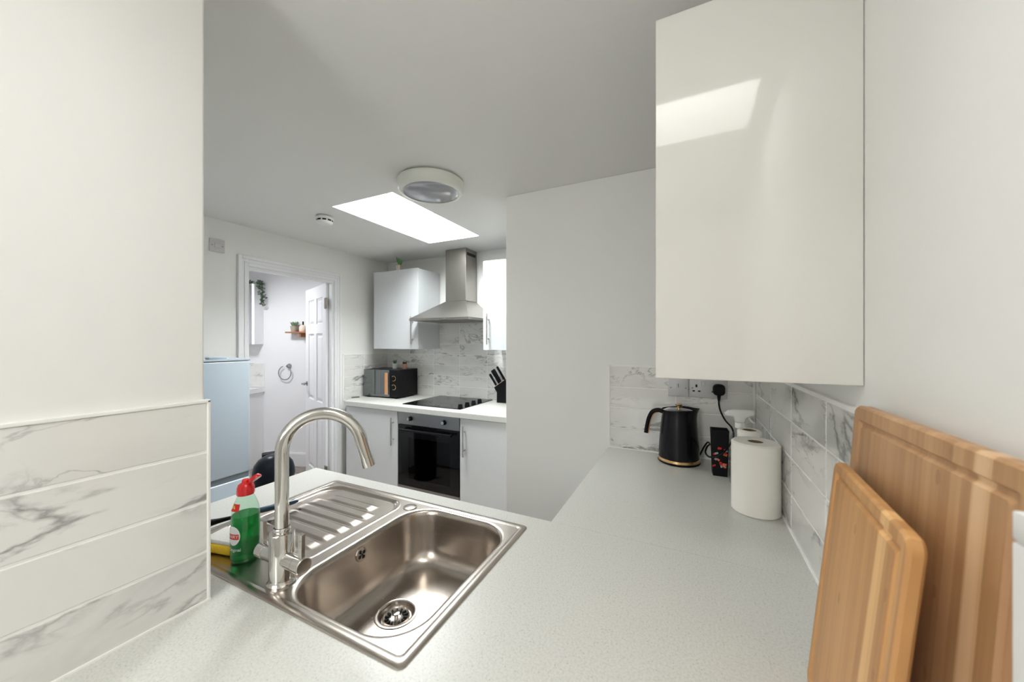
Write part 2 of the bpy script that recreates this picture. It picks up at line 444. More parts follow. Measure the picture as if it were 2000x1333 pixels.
# architrave: two moulded steps, left, right, head
tr = sempty('trim_1', 'white moulded architrave around the bathroom doorway')
for name, (a0, a1, h0, h1) in (('side_casing', (DO[0] - .066, DO[0] + .004, 0, DO[2] + .07)), ('side_casing', (DO[1] - .004, DO[1] + .066, 0, DO[2] + .07)), ('head_casing', (DO[0] + .004, DO[1] - .004, DO[2] - .002, DO[2] + .07))):
    bm = bmn(); box(bm, DX, DX + .012, a0, a1, h0, h1, bev=.003)
    if name == 'side_casing':
        out = a0 < DO[0] - .01
        y0, y1 = (a0, a0 + .026) if out else (a1 - .026, a1)
        box(bm, DX + .011, DX + .021, y0, y1, 0, h1, bev=.004)
        y0, y1 = (a0 + .040, a0 + .050) if out else (a1 - .050, a1 - .040)
        box(bm, DX + .010, DX + .017, y0, y1, 0, h1 - .0405, bev=.003)
    else:
        box(bm, DX + .011, DX + .021, a0 - .044, a1 + .044, h1 - .026, h1 - .0005, bev=.004)
        box(bm, DX + .010, DX + .017, a0 - .020, a1 + .020, h1 - .050, h1 - .040, bev=.003)
    obj(name, bm, 'white_wood', tr)
# door lining (jambs, stop)
bm = bmn(); box(bm, DX - .1, DX - .0005, DO[0] + .0005, DO[0] + .012, 0, DO[2] - .0125); obj('lining', bm, 'white_wood', tr)
bm = bmn(); box(bm, DX - .1, DX - .0005, DO[1] - .012, DO[1] - .0005, 0, DO[2] - .0125); box(bm, DX - .036, DX - .004, DO[1] - .024, DO[1] - .0121, 0, DO[2] - .0125); obj('lining', bm, 'white_wood', tr)
bm = bmn(); box(bm, DX - .1, DX - .0005, DO[0] + .0005, DO[1] - .0005, DO[2] - .012, DO[2] - .0005); box(bm, DX - .036, DX - .004, DO[0] + .0125, DO[1] - .0245, DO[2] - .024, DO[2] - .0121); obj('lining', bm, 'white_wood', tr)

# bathroom beyond the doorway: its long wall runs at an angle
BP = Vector((-4.0, 2.67)); BA = math.atan2(0.315, 0.949)
def bth(u, v):   # u along the bathroom wall, v out of it into the room
    return (BP.x + math.cos(BA) * u + math.sin(BA) * v, BP.y + math.sin(BA) * u - math.cos(BA) * v)
wb = bmn(); box(wb, -1.6, 1.6, 0.0, 0.1, 0, CEIL)
wall_bath = struct(obj('wall_bathroom', wb, 'bath_paint', loc=(BP.x, BP.y, 0), rot=(0, 0, BA)))
bm = bmn(); box(bm, -5.2, -5.1, 0.9, 3.0, 0, CEIL); struct(obj('wall_bathroom_left', bm, 'bath_paint'))
bm = bmn(); box(bm, -5.2, DX - .1, 0.8, 0.9, 0, CEIL); struct(obj('wall_bathroom_front', bm, 'bath_paint'))
bm = bmn(); box(bm, -0.44, 1.3, -0.016, 0.0, 0, .145, bev=.003)
box(bm, -0.44, 1.3, -0.010, 0.0, .145, .155)
struct(obj('baseboard_bathroom', bm, 'white_wood', loc=(BP.x, BP.y, 0), rot=(0, 0, BA)))
l = thing('bathroom_ceiling_light', 'round ceiling light of the bathroom', 'ceiling light', (-3.75, 1.75, CEIL - .05))
obj('rim', lathe([(.0, .05), (.17, .05), (.175, .0), (.16, .0), (.16, .01)], 40, cap=False), 'white_plastic', l, smooth=True)
obj('diffuser', lathe([(.159, .012), (.12, .0), (.0, -.004)], 40, cap=False), 'led_panel', l, smooth=True)

# ------------------------------------------------------------------ tiles
TH = 0.100; GR = 0.0042
TILE = {}
def tile_src(w, h):
    k = (round(w, 4), round(h, 4))
    if k not in TILE:
        me_o = obj('tile', bx(-w / 2, w / 2, 0, .0075, -h / 2, h / 2, bev=.0012, seg=1), 'marble'); TILE[k] = (me_o, [False])
    return TILE[k]
def put_tile(parent, w, h, loc, rz):
    src, used = tile_src(w, h)
    if not used[0]:
        used[0] = True; src.location = loc; src.rotation_euler = (0, 0, rz); src.parent = parent; return src
    return inst(src, loc, (0, 0, rz), parent)
def tile_wall(parent, along, fixed, joints, rows, rz, z0=WT):
    """along 'x' or 'y'; joints: sorted joint positions; local +y of a tile points into the wall"""
    for r in rows:
        zc = z0 + (r + .5) * TH
        for a, b in zip(joints, joints[1:]):
            w = abs(b - a) - GR; c = (a + b) / 2
            loc = (c, fixed, zc) if along == 'x' else (fixed, c, zc)
            put_tile(parent, w, TH - GR, loc, rz)
# right wall (faces -X): local +y -> +X  => rz = -90
tile_wall(wall_right, 'y', RX, [-.186, .098, .381, .665, .948, 1.231, 1.515, 1.822], range(4), -PI / 2)
obj('grout', bx(RX + .0012, RX + .0082, -.30, KY + .0, WT - .02, WT + .402), 'grout', wall_right)
obj('tile_trim', bx(RX - .0025, RX + .009, -.30, KY, WT + .400, WT + .409, bev=.001), 'tile_trim', wall_right)
obj('sealant', bx(RX - .004, RX + .004, -.30, KY, WT, WT + .0045), 'grout', wall_right)
# wall behind the kettle (faces -Y): local +y -> +Y => rz 0
tile_wall(wall_back, 'x', KY, [-.355, -.058, .242], range(4), 0)
obj('grout', bx(-.357, RX, KY + .0012, KY + .0082, WT - .02, WT + .402), 'grout', wall_back)
obj('tile_trim', bx(-.362, RX, KY - .0025, KY + .009, WT + .400, WT + .407, bev=.001), 'tile_trim', wall_back)
obj('tile_trim', bx(-.362, -.355, KY - .0025, KY + .009, WT, WT + .4035, bev=.001), 'tile_trim', wall_back)
obj('sealant', bx(-.362, RX, KY - .004, KY + .004, WT, WT + .0045), 'grout', wall_back)
# left alcove wall (faces +X): local +y -> -X => rz = 90
tile_wall(wall_left, 'y', LX, [-.25, .07, .389], range(4), PI / 2)
obj('grout', bx(LX - .0082, LX - .0012, -.30, LY - .004, WT - .02, WT + .402), 'grout', wall_left)
obj('tile_trim', bx(LX - .009, LX + .0022, -.30, LY, WT + .398, WT + .404, bev=.001), 'tile_trim', wall_left)
obj('tile_trim', bx(LX - .016, LX + .0022, LY - .005, LY, WT, WT + .403, bev=.001), 'tile_trim', wall_left)
obj('sealant', bx(LX - .004, LX + .003, -.30, LY, WT, WT + .0035), 'grout', wall_left)
# far kitchen: door wall (faces +X) and far wall (faces -Y)
tile_wall(wall_door, 'y', DX + .008, [2.31, 2.54, BY], range(4), PI / 2)
obj('grout', bx(DX, DX + .0065, 2.30, BY + .005, WT - .02, WT + .402), 'grout', wall_door)
obj('tile_trim', bx(DX, DX + .010, 2.30, BY, WT + .400, WT + .406), 'tile_trim', wall_door)
fj = [-2.837, -2.54, -2.24, -1.94, -1.64, -1.34, -1.04, -.938]
tile_wall(wall_far, 'x', BY, fj, range(5), 0)
tile_wall(wall_far, 'x', BY, [-2.17, -1.94, -1.64, -1.50], range(5, 7), 0)
obj('grout', bx(-2.837, -.938, BY + .0012, BY + .0082, WT - .02, WT + .5), 'grout', wall_far)
obj('grout', bx(-2.17, -1.50, BY + .0012, BY + .0082, WT + .5, WT + .702), 'grout', wall_far)

# ------------------------------------------------------------------ worktops and base units
PX0, PY1 = -1.388, 0.995
SK = (-1.195, -.407, .436, .937)     # sink outline
bm = slab_holes([PX0, LX - .0, SK[0] + .025, SK[1] - .025, RX - .002][0:1] + [SK[0] + .025, LX + .003, SK[1] - .025, RX - .003], [0.02, LY + .001, SK[2] + .02, SK[3] - .025, PY1],
                {(0, 0), (1, 0), (1, 2), (2, 2)}, WT - .04, WT)
wt = obj('peninsula_worktop', bm, 'worktop')
tag(wt, 'pale speckled worktop holding the steel sink in the foreground', 'worktop')
bm = prism([(-.360, PY1 + .0008), (RX - .003, PY1 + .0008), (RX - .003, KY - .003), (-.360, KY - .003)], WT - .04, WT)
tag(obj('side_worktop', bm, 'worktop'), 'pale speckled worktop under the kettle and paper towel', 'worktop')
FY = 2.23
bm = prism([(-2.735, FY), (-.939, FY), (-.939, BY - .002), (DX + .009, BY - .002), (DX + .009, 2.42), (-2.80, 2.33)], WT - .040, WT, bev=.002)
tag(obj('far_worktop', bm, 'worktop'), 'pale worktop of the far kitchen under hob and microwave', 'worktop')

def bar_handle(parent, x, y, z0, z1, r=.006, out=.03):
    h = obj('handle', tube([(x, y - out, z0), (x, y - out, z1)], r, 10), 'steel_handle', parent, smooth=True)
    for z in (z0 + .045, z1 - .045):
        obj('handle_post', tube([(x, y - out, z), (x, y, z)], r * .75, 8), 'steel_handle', h, smooth=True)
    return h
def base_unit(name, label, x0, x1, y0, y1, hx, right):
    t = thing(name, label, 'cabinet', (x0, y0, 0), 0, 'grey gloss base units')
    w = x1 - x0; d = y1 - y0
    obj('carcass', bx(0.002, w - .002, .021, d - .002, .15, WT - .0405), 'carcass_white', t)
    obj('door', bx(.002, w - .002, 0, .019, .155, WT - .046, bev=.0015), 'gloss_grey', t)
    obj('plinth', bx(0, w, .06, .078, 0, .15), 'gloss_grey', t)
    bar_handle(t, hx - x0, 0, .58, .806)
    return t
base_unit('base_unit', 'grey gloss base unit left of the oven, near the doorway', -2.738, -2.136, FY + .02, BY - .01, -2.180, True)
base_unit('base_unit', 'grey gloss base unit right of the oven, beside the partition wall', -1.530, -.939, FY + .02, BY - .01, -1.484, False)
# under the peninsula and the side worktop (their fronts face away from the photo)
t = thing('peninsula_unit', 'grey gloss sink unit carrying the peninsula worktop', 'cabinet', (0, 0, 0))
obj('end_panel', bx(PX0 + .02, PX0 + .038, LY + .01, PY1 - .02, 0, WT - .0405), 'gloss_grey', t)
for a, b in ((PX0 + .04, -.875), (-.873, -.365)):
    d = obj('door', bx(a, b, PY1 - .045, PY1 - .026, .15, WT - .046, bev=.0015), 'gloss_grey', t)
obj('plinth', bx(PX0 + .04, -.36, PY1 - .1, PY1 - .082, 0, .148), 'gloss_grey', t)
obj('back_panel', bx(LX + .01, RX - .01, .06, .078, 0, WT - .0405), 'carcass_white', t)
t = thing('side_unit', 'grey gloss base unit below the kettle worktop', 'cabinet', (0, 0, 0))
obj('carcass', bx(-.318, RX - .004, PY1 + .01, KY - .01, .15, WT - .0405), 'carcass_white', t)
obj('door', bx(-.340, -.321, PY1 + .01, 1.41, .155, WT - .046, bev=.0015), 'gloss_grey', t)
obj('door', bx(-.340, -.321, 1.414, KY - .012, .155, WT - .046, bev=.0015), 'gloss_grey', t)
obj('plinth', bx(-.29, -.272, PY1 + .01, KY - .012, 0, .149), 'gloss_grey', t)

# ------------------------------------------------------------------ sink
t = thing('kitchen_sink', 'stainless steel inset sink with drainer in the foreground worktop', 'sink', (0, 0, WT))
scx, scy = (SK[0] + SK[1]) / 2, (SK[2] + SK[3]) / 2; shx, shy = (SK[1] - SK[0]) / 2, (SK[3] - SK[2]) / 2
bcx, bcy, bhx, bhy, br = -.606, .6845, .167, .2205, .090
NC = 10
def rl(ins, z, hx=shx, hy=shy, r=.014, cx=scx, cy=scy, n=NC): return [(x, y, z) for x, y in rrect(hx - ins, hy - ins, max(.002, r - ins * .2), n, cx, cy)]
DR = (-1.172, -.812, .520, .912)     # drainer field
bm = bmn()
_, R = loft([rl(0, .0002), rl(.0006, .0022), rl(.003, .0034), rl(.012, .0038), rl(.0155, .0034), rl(.018, .0026), rl(.021, .0021), rl(.023, .0014)], bm)
_, B = loft([[(x, y, .0022) for x, y in rrect(bhx + .006, bhy + .006, br + .004, 14, bcx, bcy)]], bm)
def loop_edges(L):
    out = []
    for i in range(len(L)):
        e = bm.edges.get((L[i], L[(i + 1) % len(L)])) or bm.edges.new((L[i], L[(i + 1) % len(L)])); out.append(e)
    return out
ix0, ix1, iy0, iy1 = SK[0] + .0205, SK[1] - .0205, SK[2] + .0205, SK[3] - .0205
D = [bm.verts.new((x, y, .0022)) for x, y in ((DR[1], iy0), (ix1, iy0), (ix1, iy1), (DR[1], iy1))]
bmesh.ops.triangle_fill(bm, edges=loop_edges(B[0]) + loop_edges(D), use_beauty=True, use_dissolve=False)
deck = obj('deck', bm, 'sink_steel', t, smooth=True, angle=30)
# bowl
prof = [(-.006, .0022), (-.002, .0018), (.001, .0002), (.004, -.004), (.006, -.012), (.012, -.060), (.018, -.105), (.023, -.122), (.032, -.136), (.046, -.1445), (.064, -.148), (.085, -.149)]
bm = bmn()
_, R = loft([[(x, y, z) for x, y in rrect(bhx - i, bhy - i, max(.03, br - i * .55), 14, bcx, bcy)] for i, z in prof], bm)
dcx, dcy, dr = -.650, .680, .048
D = [bm.verts.new((dcx + dr * math.cos(2 * PI * k / 40), dcy + dr * math.sin(2 * PI * k / 40), -.149)) for k in range(40)]
bmesh.ops.triangle_fill(bm, edges=loop_edges(R[-1]) + loop_edges(D), use_beauty=True, use_dissolve=False)
bowl = obj('bowl', bm, 'sink_steel', t, smooth=True, angle=60)
# drainer field: recessed tray with raised ribs
bm = bmn(); nx, ny = 120, 132; G = []
def sdrr(x, y, cx, cy, hx, hy, r):
    qx, qy = abs(x - cx) - hx + r, abs(y - cy) - hy + r
    return math.hypot(max(qx, 0), max(qy, 0)) + min(max(qx, qy), 0) - r
sm = lambda a, b, v: (lambda q: q * q * (3 - 2 * q))(min(1, max(0, (v - a) / (b - a))))
def drz(x, y):
    d = -sdrr(x, y, (DR[0] + DR[1]) / 2, (DR[2] + DR[3]) / 2, (DR[1] - DR[0]) / 2 - .004, (DR[3] - DR[2]) / 2 - .004, .065)
    z = .0022 + .0012 * sm(-.003, .0, d) * sm(.006, .0, d) - .0075 * sm(.002, .016, d)
    ry = (y - (DR[2] + .052)) / .044
    k = round(ry)
    if 0 <= k <= 6:
        w = abs(y - (DR[2] + .052 + k * .044))
        xl, xr = DR[0] + .045 + (0.03 if k == 6 else 0), DR[1] - .040 - (.03 if k in (0, 6) else 0)
        e = min(x - xl, xr - x)
        z += .0034 * sm(.0185, .0135, w) * sm(0, .035, e)
    return z
for j in range(ny + 1):
    y = iy0 + (iy1 - iy0) * j / ny
    G.append([bm.verts.new((ix0 + (DR[1] - ix0) * i / nx, y, drz(ix0 + (DR[1] - ix0) * i / nx, y))) for i in range(nx + 1)])
for j in range(ny):
    for i in range(nx): bm.faces.new((G[j][i], G[j][i + 1], G[j + 1][i + 1], G[j + 1][i]))
obj('drainer', bm, 'sink_steel', t, smooth=True, angle=80)
# basket strainer
st = obj('strainer', lathe([(.052, -.1485), (.051, -.1468), (.046, -.1462), (.042, -.148), (.039, -.156), (.036, -.160), (.033, -.160), (.031, -.155), (.026, -.159), (.012, -.163), (.0, -.163)], 40, cap=False, center=(dcx, dcy)), 'sink_steel', t, smooth=True)
for k in range(14):
    a = 2 * PI * k / 14
    b_ = bmn(); box(b_, .0175, .0275, -.0016, .0016, -.1612, -.1565)
    bmesh.ops.rotate(b_, verts=b_.verts, cent=(0, 0, 0), matrix=Matrix.Rotation(a, 3, 'Z')); bmesh.ops.translate(b_, verts=b_.verts, vec=(dcx, dcy, 0))
    obj('slot', b_, 'dark_hole', st)
obj('strainer_knob', lathe([(.005, -.163), (.005, -.152), (.008, -.150), (.008, -.147), (.0, -.146)], 16, cap=False, center=(dcx, dcy)), 'chrome', st, smooth=True)
# overflow on the bowl wall
bm = lathe([(.0, .003), (.0135, .003), (.0165, .0025), (.0175, .001), (.018, -.004)], 28, cap=False)
ov = obj('overflow', bm, 'sink_steel', t, loc=(-.7640, .674, -.030), rot=(0, math.radians(83), 0), smooth=True)
for a in range(5):
    if a == 0: b_ = lathe([(.0030, .0034), (.0, .0036)], 10, cap=False)
    else: b_ = lathe([(.0048, .0034), (.0, .0036)], 10, cap=False, center=(.0078 * math.cos(a * PI / 2 + .5), .0078 * math.sin(a * PI / 2 + .5)))
    obj('overflow_hole', b_, 'dark_hole', ov)
obj('plug_cover', lathe([(.021, .002), (.0205, .0042), (.016, .0058), (.0, .0062)], 32, cap=False, center=(-.786, .882)), 'sink_steel', t, smooth=True)

# ------------------------------------------------------------------ mixer tap
TB = (-.791, .487); SD = math.radians(43)          # base, spout heading
t = thing('mixer_tap', 'chrome swan-neck mixer tap with two levers at the sink', 'tap', (TB[0], TB[1], WT + .0024), 0)
obj('body', lathe([(.0, 0), (.0285, 0), (.0285, .003), (.0255, .0065), (.0245, .012), (.0245, .106), (.0235, .108), (.0, .108)], 40, cap=False), 'chrome', t, smooth=True)
obj('collar', lathe([(.0155, .107), (.0165, .110), (.0165, .117), (.015, .119)], 32, cap=False), 'chrome', t, smooth=True)
ar = .080; zc = .279
pts = [(0, 0, .112), (0, 0, .18), (0, 0, zc - .02)] + [(ar - ar * math.cos(a), 0, zc + ar * math.sin(a)) for a in [i * math.radians(168) / 22 for i in range(23)]]
e = Vector(pts[-1]); dv = (Vector(pts[-1]) - Vector(pts[-2])).normalized()
pts += [tuple(e + dv * .045)]
qz = Matrix.Rotation(SD, 3, 'Z')
pts = [tuple(qz @ Vector(p)) for p in pts]; e = qz @ e; dv = qz @ dv
obj('spout', tube(pts, .0135, 24), 'chrome', t, smooth=True)
e2 = e + dv * .045
obj('spout_tip', tube([tuple(e2 - dv * .001), tuple(e2 + dv * .020), tuple(e2 + dv * .0205)], [.0143, .0143, .012], 24), 'chrome', t, smooth=True)
for sx in (-1, 1):
    h = obj('valve', tube([(sx * .018, 0, .052), (sx * .050, 0, .052), (sx * .0505, 0, .052), (sx * .0515, 0, .052), (sx * .052, 0, .052), (sx * .073, 0, .052), (sx * .0745, 0, .052)], [.0165, .0165, .0155, .0155, .0175, .0175, .016], 28), 'chrome', t, smooth=True)
    obj('lever', bx(sx * .066 - .0055, sx * .066 + .0055, -.0045, .0045, .066, .118, bev=.001), 'chrome', h)

# ------------------------------------------------------------------ things by the sink
t = thing('dish_soap_bottle', 'clear squeezy bottle of green washing-up liquid with red flip cap', 'bottle', (-.955, .502, WT + .0025), math.radians(0))
outer = [(.0, 0), (.026, .0), (.0295, .004), (.0305, .012), (.0305, .075), (.0295, .095), (.0285, .108), (.0275, .116), (.026, .125), (.023, .135), (.0185, .146), (.016, .152), (.015, .156)]
obj('bottle_body', lathe(outer, 36, cap=False), 'soap_plastic', t, smooth=True)
liq = [(.0, .002)] + [(r - .0012, max(z, .002)) for r, z in outer[1:7]] + [(.0, .1085)]
obj('liquid', lathe(liq, 36, cap=False), 'soap_liquid', t, smooth=True)
cap = obj('cap', lathe([(.0, .154), (.0178, .154), (.0182, .158), (.0178, .170), (.0150, .178), (.0085, .182), (.007, .189), (.0, .190)], 32, cap=False), 'red_plastic', t, smooth=True)
bm = bmn(); box(bm, .0, .010, -.004, .004, .174, .180, bev=.0015); 
ll = rrect(.0145, .0115, .0112, 6)
_, R = loft([[(x, y, 0) for x, y in ll], [(x * 1.02, y * 1.02, .004) for x, y in ll], [(x * .8, y * .8, .009) for x, y in ll]], None, True, True)
bm2 = _
bmesh.ops.rotate(bm2, verts=bm2.verts, cent=(0, 0, 0), matrix=Matrix.Rotation(math.radians(-38), 3, 'Y'))
bmesh.ops.translate(bm2, verts=bm2.verts, vec=(.0255, 0, .189))
for v in bm2.verts: pass
mtmp = bpy.data.meshes.new('tmp'); bm2.to_mesh(mtmp); bm2.free(); bm.from_mesh(mtmp); bpy.data.meshes.remove(mtmp)
bmesh.ops.rotate(bm, verts=bm.verts, cent=(0, 0, 0), matrix=Matrix.Rotation(math.radians(20), 3, 'Z'))
obj('flip_lid', bm, 'red_plastic', cap, smooth=True)
def wrap(bm, R, ang, z):      # bend a flat (x, y) figure around a vertical cylinder; x to the right when seen from ang
    for v in bm.verts:
        a = ang + v.co.x / R; d = R + v.co.z
        v.co = (d * math.cos(a), d * math.sin(a), z + v.co.y)
    return bm
def subdiv(bm, n=3):
    bmesh.ops.subdivide_edges(bm, edges=bm.edges, cuts=n, use_grid_fill=True); return bm
LA = math.radians(-48)        # the label faces the camera
def flat_ellipse(a, b_, n=40, z=0, cx=0, cy=0):
    bm = bmn(); c0 = bm.verts.new((cx, cy, z)); rings = []
    for k in (.35, .7, 1.0): rings.append([bm.verts.new((cx + k * a * math.cos(2 * PI * i / n), cy + k * b_ * math.sin(2 * PI * i / n), z)) for i in range(n)])
    for i in range(n):
        j = (i + 1) % n; bm.faces.new((c0, rings[0][i], rings[0][j]))
        for p, q in zip(rings, rings[1:]): bm.faces.new((p[i], q[i], q[j], p[j]))
    return bm
LA2 = LA - .55
lb = obj('label', wrap(flat_ellipse(.017, .022), .0307, LA2, .068), 'white_print', t, smooth=True)
bm = bmn(); box(bm, -.0145, .0145, -.0062, .0062, 0, .0001); bmesh.ops.subdivide_edges(bm, edges=[e_ for e_ in bm.edges if abs(e_.verts[0].co.x - e_.verts[1].co.x) > .01], cuts=8)
obj('label_band', wrap(bm, .0309, LA2, .066), 'red_print', lb)
obj('lettering', wrap(text_mesh('FAIRY', .0105), .0312, LA2, .066), 'white_print', lb)
obj('lettering', wrap(text_mesh('Original', .0098), .0312, LA2 + .1, .036), 'white_print', lb)
bm = bmn(); box(bm, -.0125, .0085, -.0075, .0075, 0, .0001); bmesh.ops.subdivide_edges(bm, edges=[e_ for e_ in bm.edges if abs(e_.verts[0].co.x - e_.verts[1].co.x) > .01], cuts=8)
nb = obj('neck_label', wrap(bm, .0262, LA2 + .1, .131), 'red_print', t)
for v in nb.data.vertices:      # lean with the shoulder
    k = (v.co.z - .131) * -.42; a = math.atan2(v.co.y, v.co.x); rr = math.hypot(v.co.x, v.co.y) + k - .0005; v.co.x = rr * math.cos(a); v.co.y = rr * math.sin(a)
for dx in (-.008, -.003):
    o_ = obj('neck_mark', wrap(bx(dx - .0015, dx + .0015, -.004, .005, 0, .0002), .0266, LA2 + .1, .131), 'yellow_print', nb)

t = thing('sponge', 'yellow washing-up sponge with pale scourer beside the tiled wall', 'sponge', (-1.035, .508, WT + .0025), math.radians(12))
obj('foam', bx(-.048, .048, -.030, .030, 0, .026, bev=.006, seg=3), 'sponge_yellow', t, smooth=True)
obj('scourer_pad', bx(-.048, .048, -.030, .030, .0255, .036, bev=.003, seg=2), 'scourer', t, smooth=True)

t = thing('dish_brush', 'washing-up brush with black head and dark blue handle on the drainer', 'brush', (0, 0, 0))
p0, p1 = Vector((-1.170, .515, .930)), Vector((-1.121, .742, .913))
dv = (p1 - p0)
obj('handle', tube([tuple(p0 + dv * k) for k in (.42, .46, .55, .8, .95, 1.0)], [.004, .007, .0085, .0085, .0075, .003], 14), 'brush_blue', t, smooth=True)
obj('neck', tube([tuple(p0 + dv * k) for k in (.03, .12, .25, .43)], [.010, .007, .005, .005], 12), 'black_satin', t, smooth=True)
hd = obj('head', lathe([(.0, .018), (.017, .018), (.020, .012), (.020, .0), (.0, .0)], 24, cap=False), 'black_satin', t, loc=tuple(p0 + Vector((0, -.008, -.008))), smooth=True)
bm = bmn()
for k in range(60):
    a = random.random() * 2 * PI; r = .017 * math.sqrt(random.random()); 
    tube([(r * math.cos(a), r * math.sin(a), .001), (1.15 * r * math.cos(a), 1.15 * r * math.sin(a), -.0185)], .0011, 4, bm=bm)
bb = obj('bristles', bm, 'black_matt', hd); bb['kind'] = 'stuff'

# ------------------------------------------------------------------ near wall cabinet (its end panel faces the camera)
t = thing('wall_cabinet', 'large cream gloss wall cabinet in the near right, above the kettle', 'cabinet', (0, 0, 0))
obj('end_panel', bx(-.062, RX + .007, .790, .806, 1.3475, 2.072, bev=.0012), 'gloss_cream', t)
obj('carcass', bx(-.038, RX + .006, .807, 1.598, 1.352, 2.068), 'carcass_white', t)
obj('door', bx(-.062, -.0415, .808, 1.194, 1.3475, 2.072, bev=.0015), 'gloss_cream', t)
obj('door', bx(-.062, -.0415, 1.198, 1.598, 1.3475, 2.072, bev=.0015), 'gloss_cream', t)

# ------------------------------------------------------------------ sockets, plug, kettle
def plate(name, label, x0, x1, z0, z1, mat='grey_plate'):
    t = thing(name, label, 'socket' if 'socket' in name else 'switch', ((x0 + x1) / 2, KY, (z0 + z1) / 2))
    w, h = (x1 - x0) / 2, (z1 - z0) / 2
    obj('plate', bx(-w, w, -.009, 0, -h, h, bev=.003), mat, t, smooth=True)
    return t
t = plate('switch_plate', 'single switched spur plate on tiles behind the kettle lid', -.090, -.004, 1.172, 1.256)
obj('rocker', bx(-.010, .010, -.013, -.008, -.004, .020, bev=.002), 'grey_plate', t)
obj('rocker_mark', bx(-.001, .001, -.0135, -.0125, .0, .016), 'dark_hole', t)
for s in (-1, 1): obj('screw', tube([(s * .031, -.0085, -.003), (s * .031, -.0102, -.003)], .0035, 12), 'dark_metal', t, smooth=True)
t = plate('double_socket', 'double wall socket on tiles with black plug in its right half', -.001, .147, 1.172, 1.256)
for q, c in enumerate((-.038, .038)):
    obj('rocker', bx(c + .010, c + .026, -.013, -.008, .012, .032, bev=.002), 'grey_plate', t)
    for hx_, hz_, hw, hh in ((0, .010, .0035, .006), (-.011, -.013, .005, .003), (.011, -.013, .005, .003)):
        obj('pin_hole', bx(c - .008 + hx_ - hw, c - .008 + hx_ + hw, -.0098, -.0085, hz_ - hh, hz_ + hh), 'dark_hole', t)
obj('screw', tube([(-.062, -.0085, .0), (-.062, -.0102, .0)], .0035, 12), 'dark_metal', t, smooth=True)

KC = (-.043, 1.742)
t = thing('kettle', 'black electric kettle with gold base ring and wood-trimmed handle on the side worktop', 'kettle', (KC[0], KC[1], WT))
obj('power_base', lathe([(.0, 0), (.082, 0), (.0855, .004), (.0855, .008), (.0, .008)], 48, cap=False), 'black_satin', t, smooth=True)
obj('base_ring', lathe([(.083, .008), (.0845, .010), (.0838, .020), (.081, .0215)], 48, cap=False), 'gold', t, smooth=True)
body = [(.0, .010), (.080, .012), (.0815, .022), (.081, .05), (.078, .10), (.0735, .15), (.0695, .19), (.067, .213), (.0675, .222), (.0690, .232)]
bm = lathe(body, 48, cap=False)
for v in bm.verts:                       # pull the rim out into a spout on +x
    if v.co.z > .17:
        k = (v.co.z - .17) / .062; a = math.atan2(v.co.y, v.co.x)
        w = math.exp(-(a / .38) ** 2) * k * k; v.co.x += .013 * w; v.co.z += .004 * w
    if v.co.z > .21 and v.co.x < .02:  v.co.z -= .006 * min(1, (.02 - v.co.x) / .06)
obj('body', bm, 'kettle_black', t, smooth=True)
ld = obj('lid', lathe([(.065, .216), (.062, .2225), (.050, .2275), (.025, .230), (.0, .2305)], 40, cap=False), 'grey_print', t, smooth=True)
MATS['kettle_lid'] = plain('kettle_lid', (0.10, 0.10, 0.11), 0.12, coat=.6); ld.data.materials[0] = MATS['kettle_lid']
obj('lid_knob', lathe([(.006, .230), (.006, .240), (.013, .243), (.014, .2475), (.012, .250), (.0, .2505)], 24, cap=False), 'gold', ld, smooth=True)
hp = spline([(-.060, 0, .212), (-.085, 0, .2175), (-.108, 0, .207), (-.122, 0, .178), (-.130, 0, .140), (-.134, 0, .112)], 6)
def strap(pts, w, th, taper=None):
    bm = bmn(); loops = []
    for i, p in enumerate(pts):
        tv = (pts[min(i + 1, len(pts) - 1)] - pts[max(i - 1, 0)]).normalized(); nv = Vector((tv.z, 0, -tv.x))
        loops.append([tuple(p + nv * (sy * th) + Vector((0, sx * w, 0))) for sx, sy in ((-1, -.6), (-.7, -1), (.7, -1), (1, -.6), (1, .6), (.7, 1), (-.7, 1), (-1, .6))])
    loft(loops, bm, True, True); return bm
h = obj('handle', strap(hp, .0125, .0085), 'black_satin', t, smooth=True, angle=60)
hp2 = [p + (lambda tv: Vector((tv.z, 0, -tv.x)))((hp[min(i + 1, len(hp) - 1)] - hp[max(i - 1, 0)]).normalized()) * -.0098 for i, p in enumerate(hp)][5:]
bmx = strap(hp2, .0105, .0018)
obj('handle_trim', bmx, 'orange_wood', h, smooth=True)
# cord and plug (plugged into the double socket)
K = Vector((KC[0], KC[1], WT))
cp = [(.020, 1.80, .912), (.038, 1.785, .926), (.053, 1.74, .972), (.066, 1.70, 1.006), (.072, 1.66, 1.010), (.061, 1.62, 1.008), (.055, 1.60, .991), (.067, 1.592, .978), (.093, 1.588, .983), (.121, 1.59, 1.008), (.150, 1.63, 1.050), (.152, 1.69, 1.075), (.133, 1.74, 1.095), (.119, 1.785, 1.123), (.114, 1.810, 1.150), (.114, 1.812, 1.178)]
cd = obj('cord', tube([tuple(p - K) for p in spline(cp, 8)], .0035, 8), 'black_satin', t, smooth=True)
pl = [(x, z) for x, z in rrect(.024, .025, .018, 8)]
bm, _ = loft([[(x, 0, z) for x, z in pl], [(x, -.012, z) for x, z in pl], [(x * .92, -.024, z * .92) for x, z in pl], [(x * .7, -.030, z * .7) for x, z in pl]], None, True, True)
obj('plug', bm, 'black_satin', t, loc=tuple(Vector((.114, KY - .0095, 1.212)) - K), smooth=True)
obj('plug_boot', tube([tuple(Vector((.114, 1.812, 1.192)) - K), tuple(Vector((.114, 1.812, 1.165)) - K)], [.008, .0048], 12), 'black_satin', t, smooth=True)

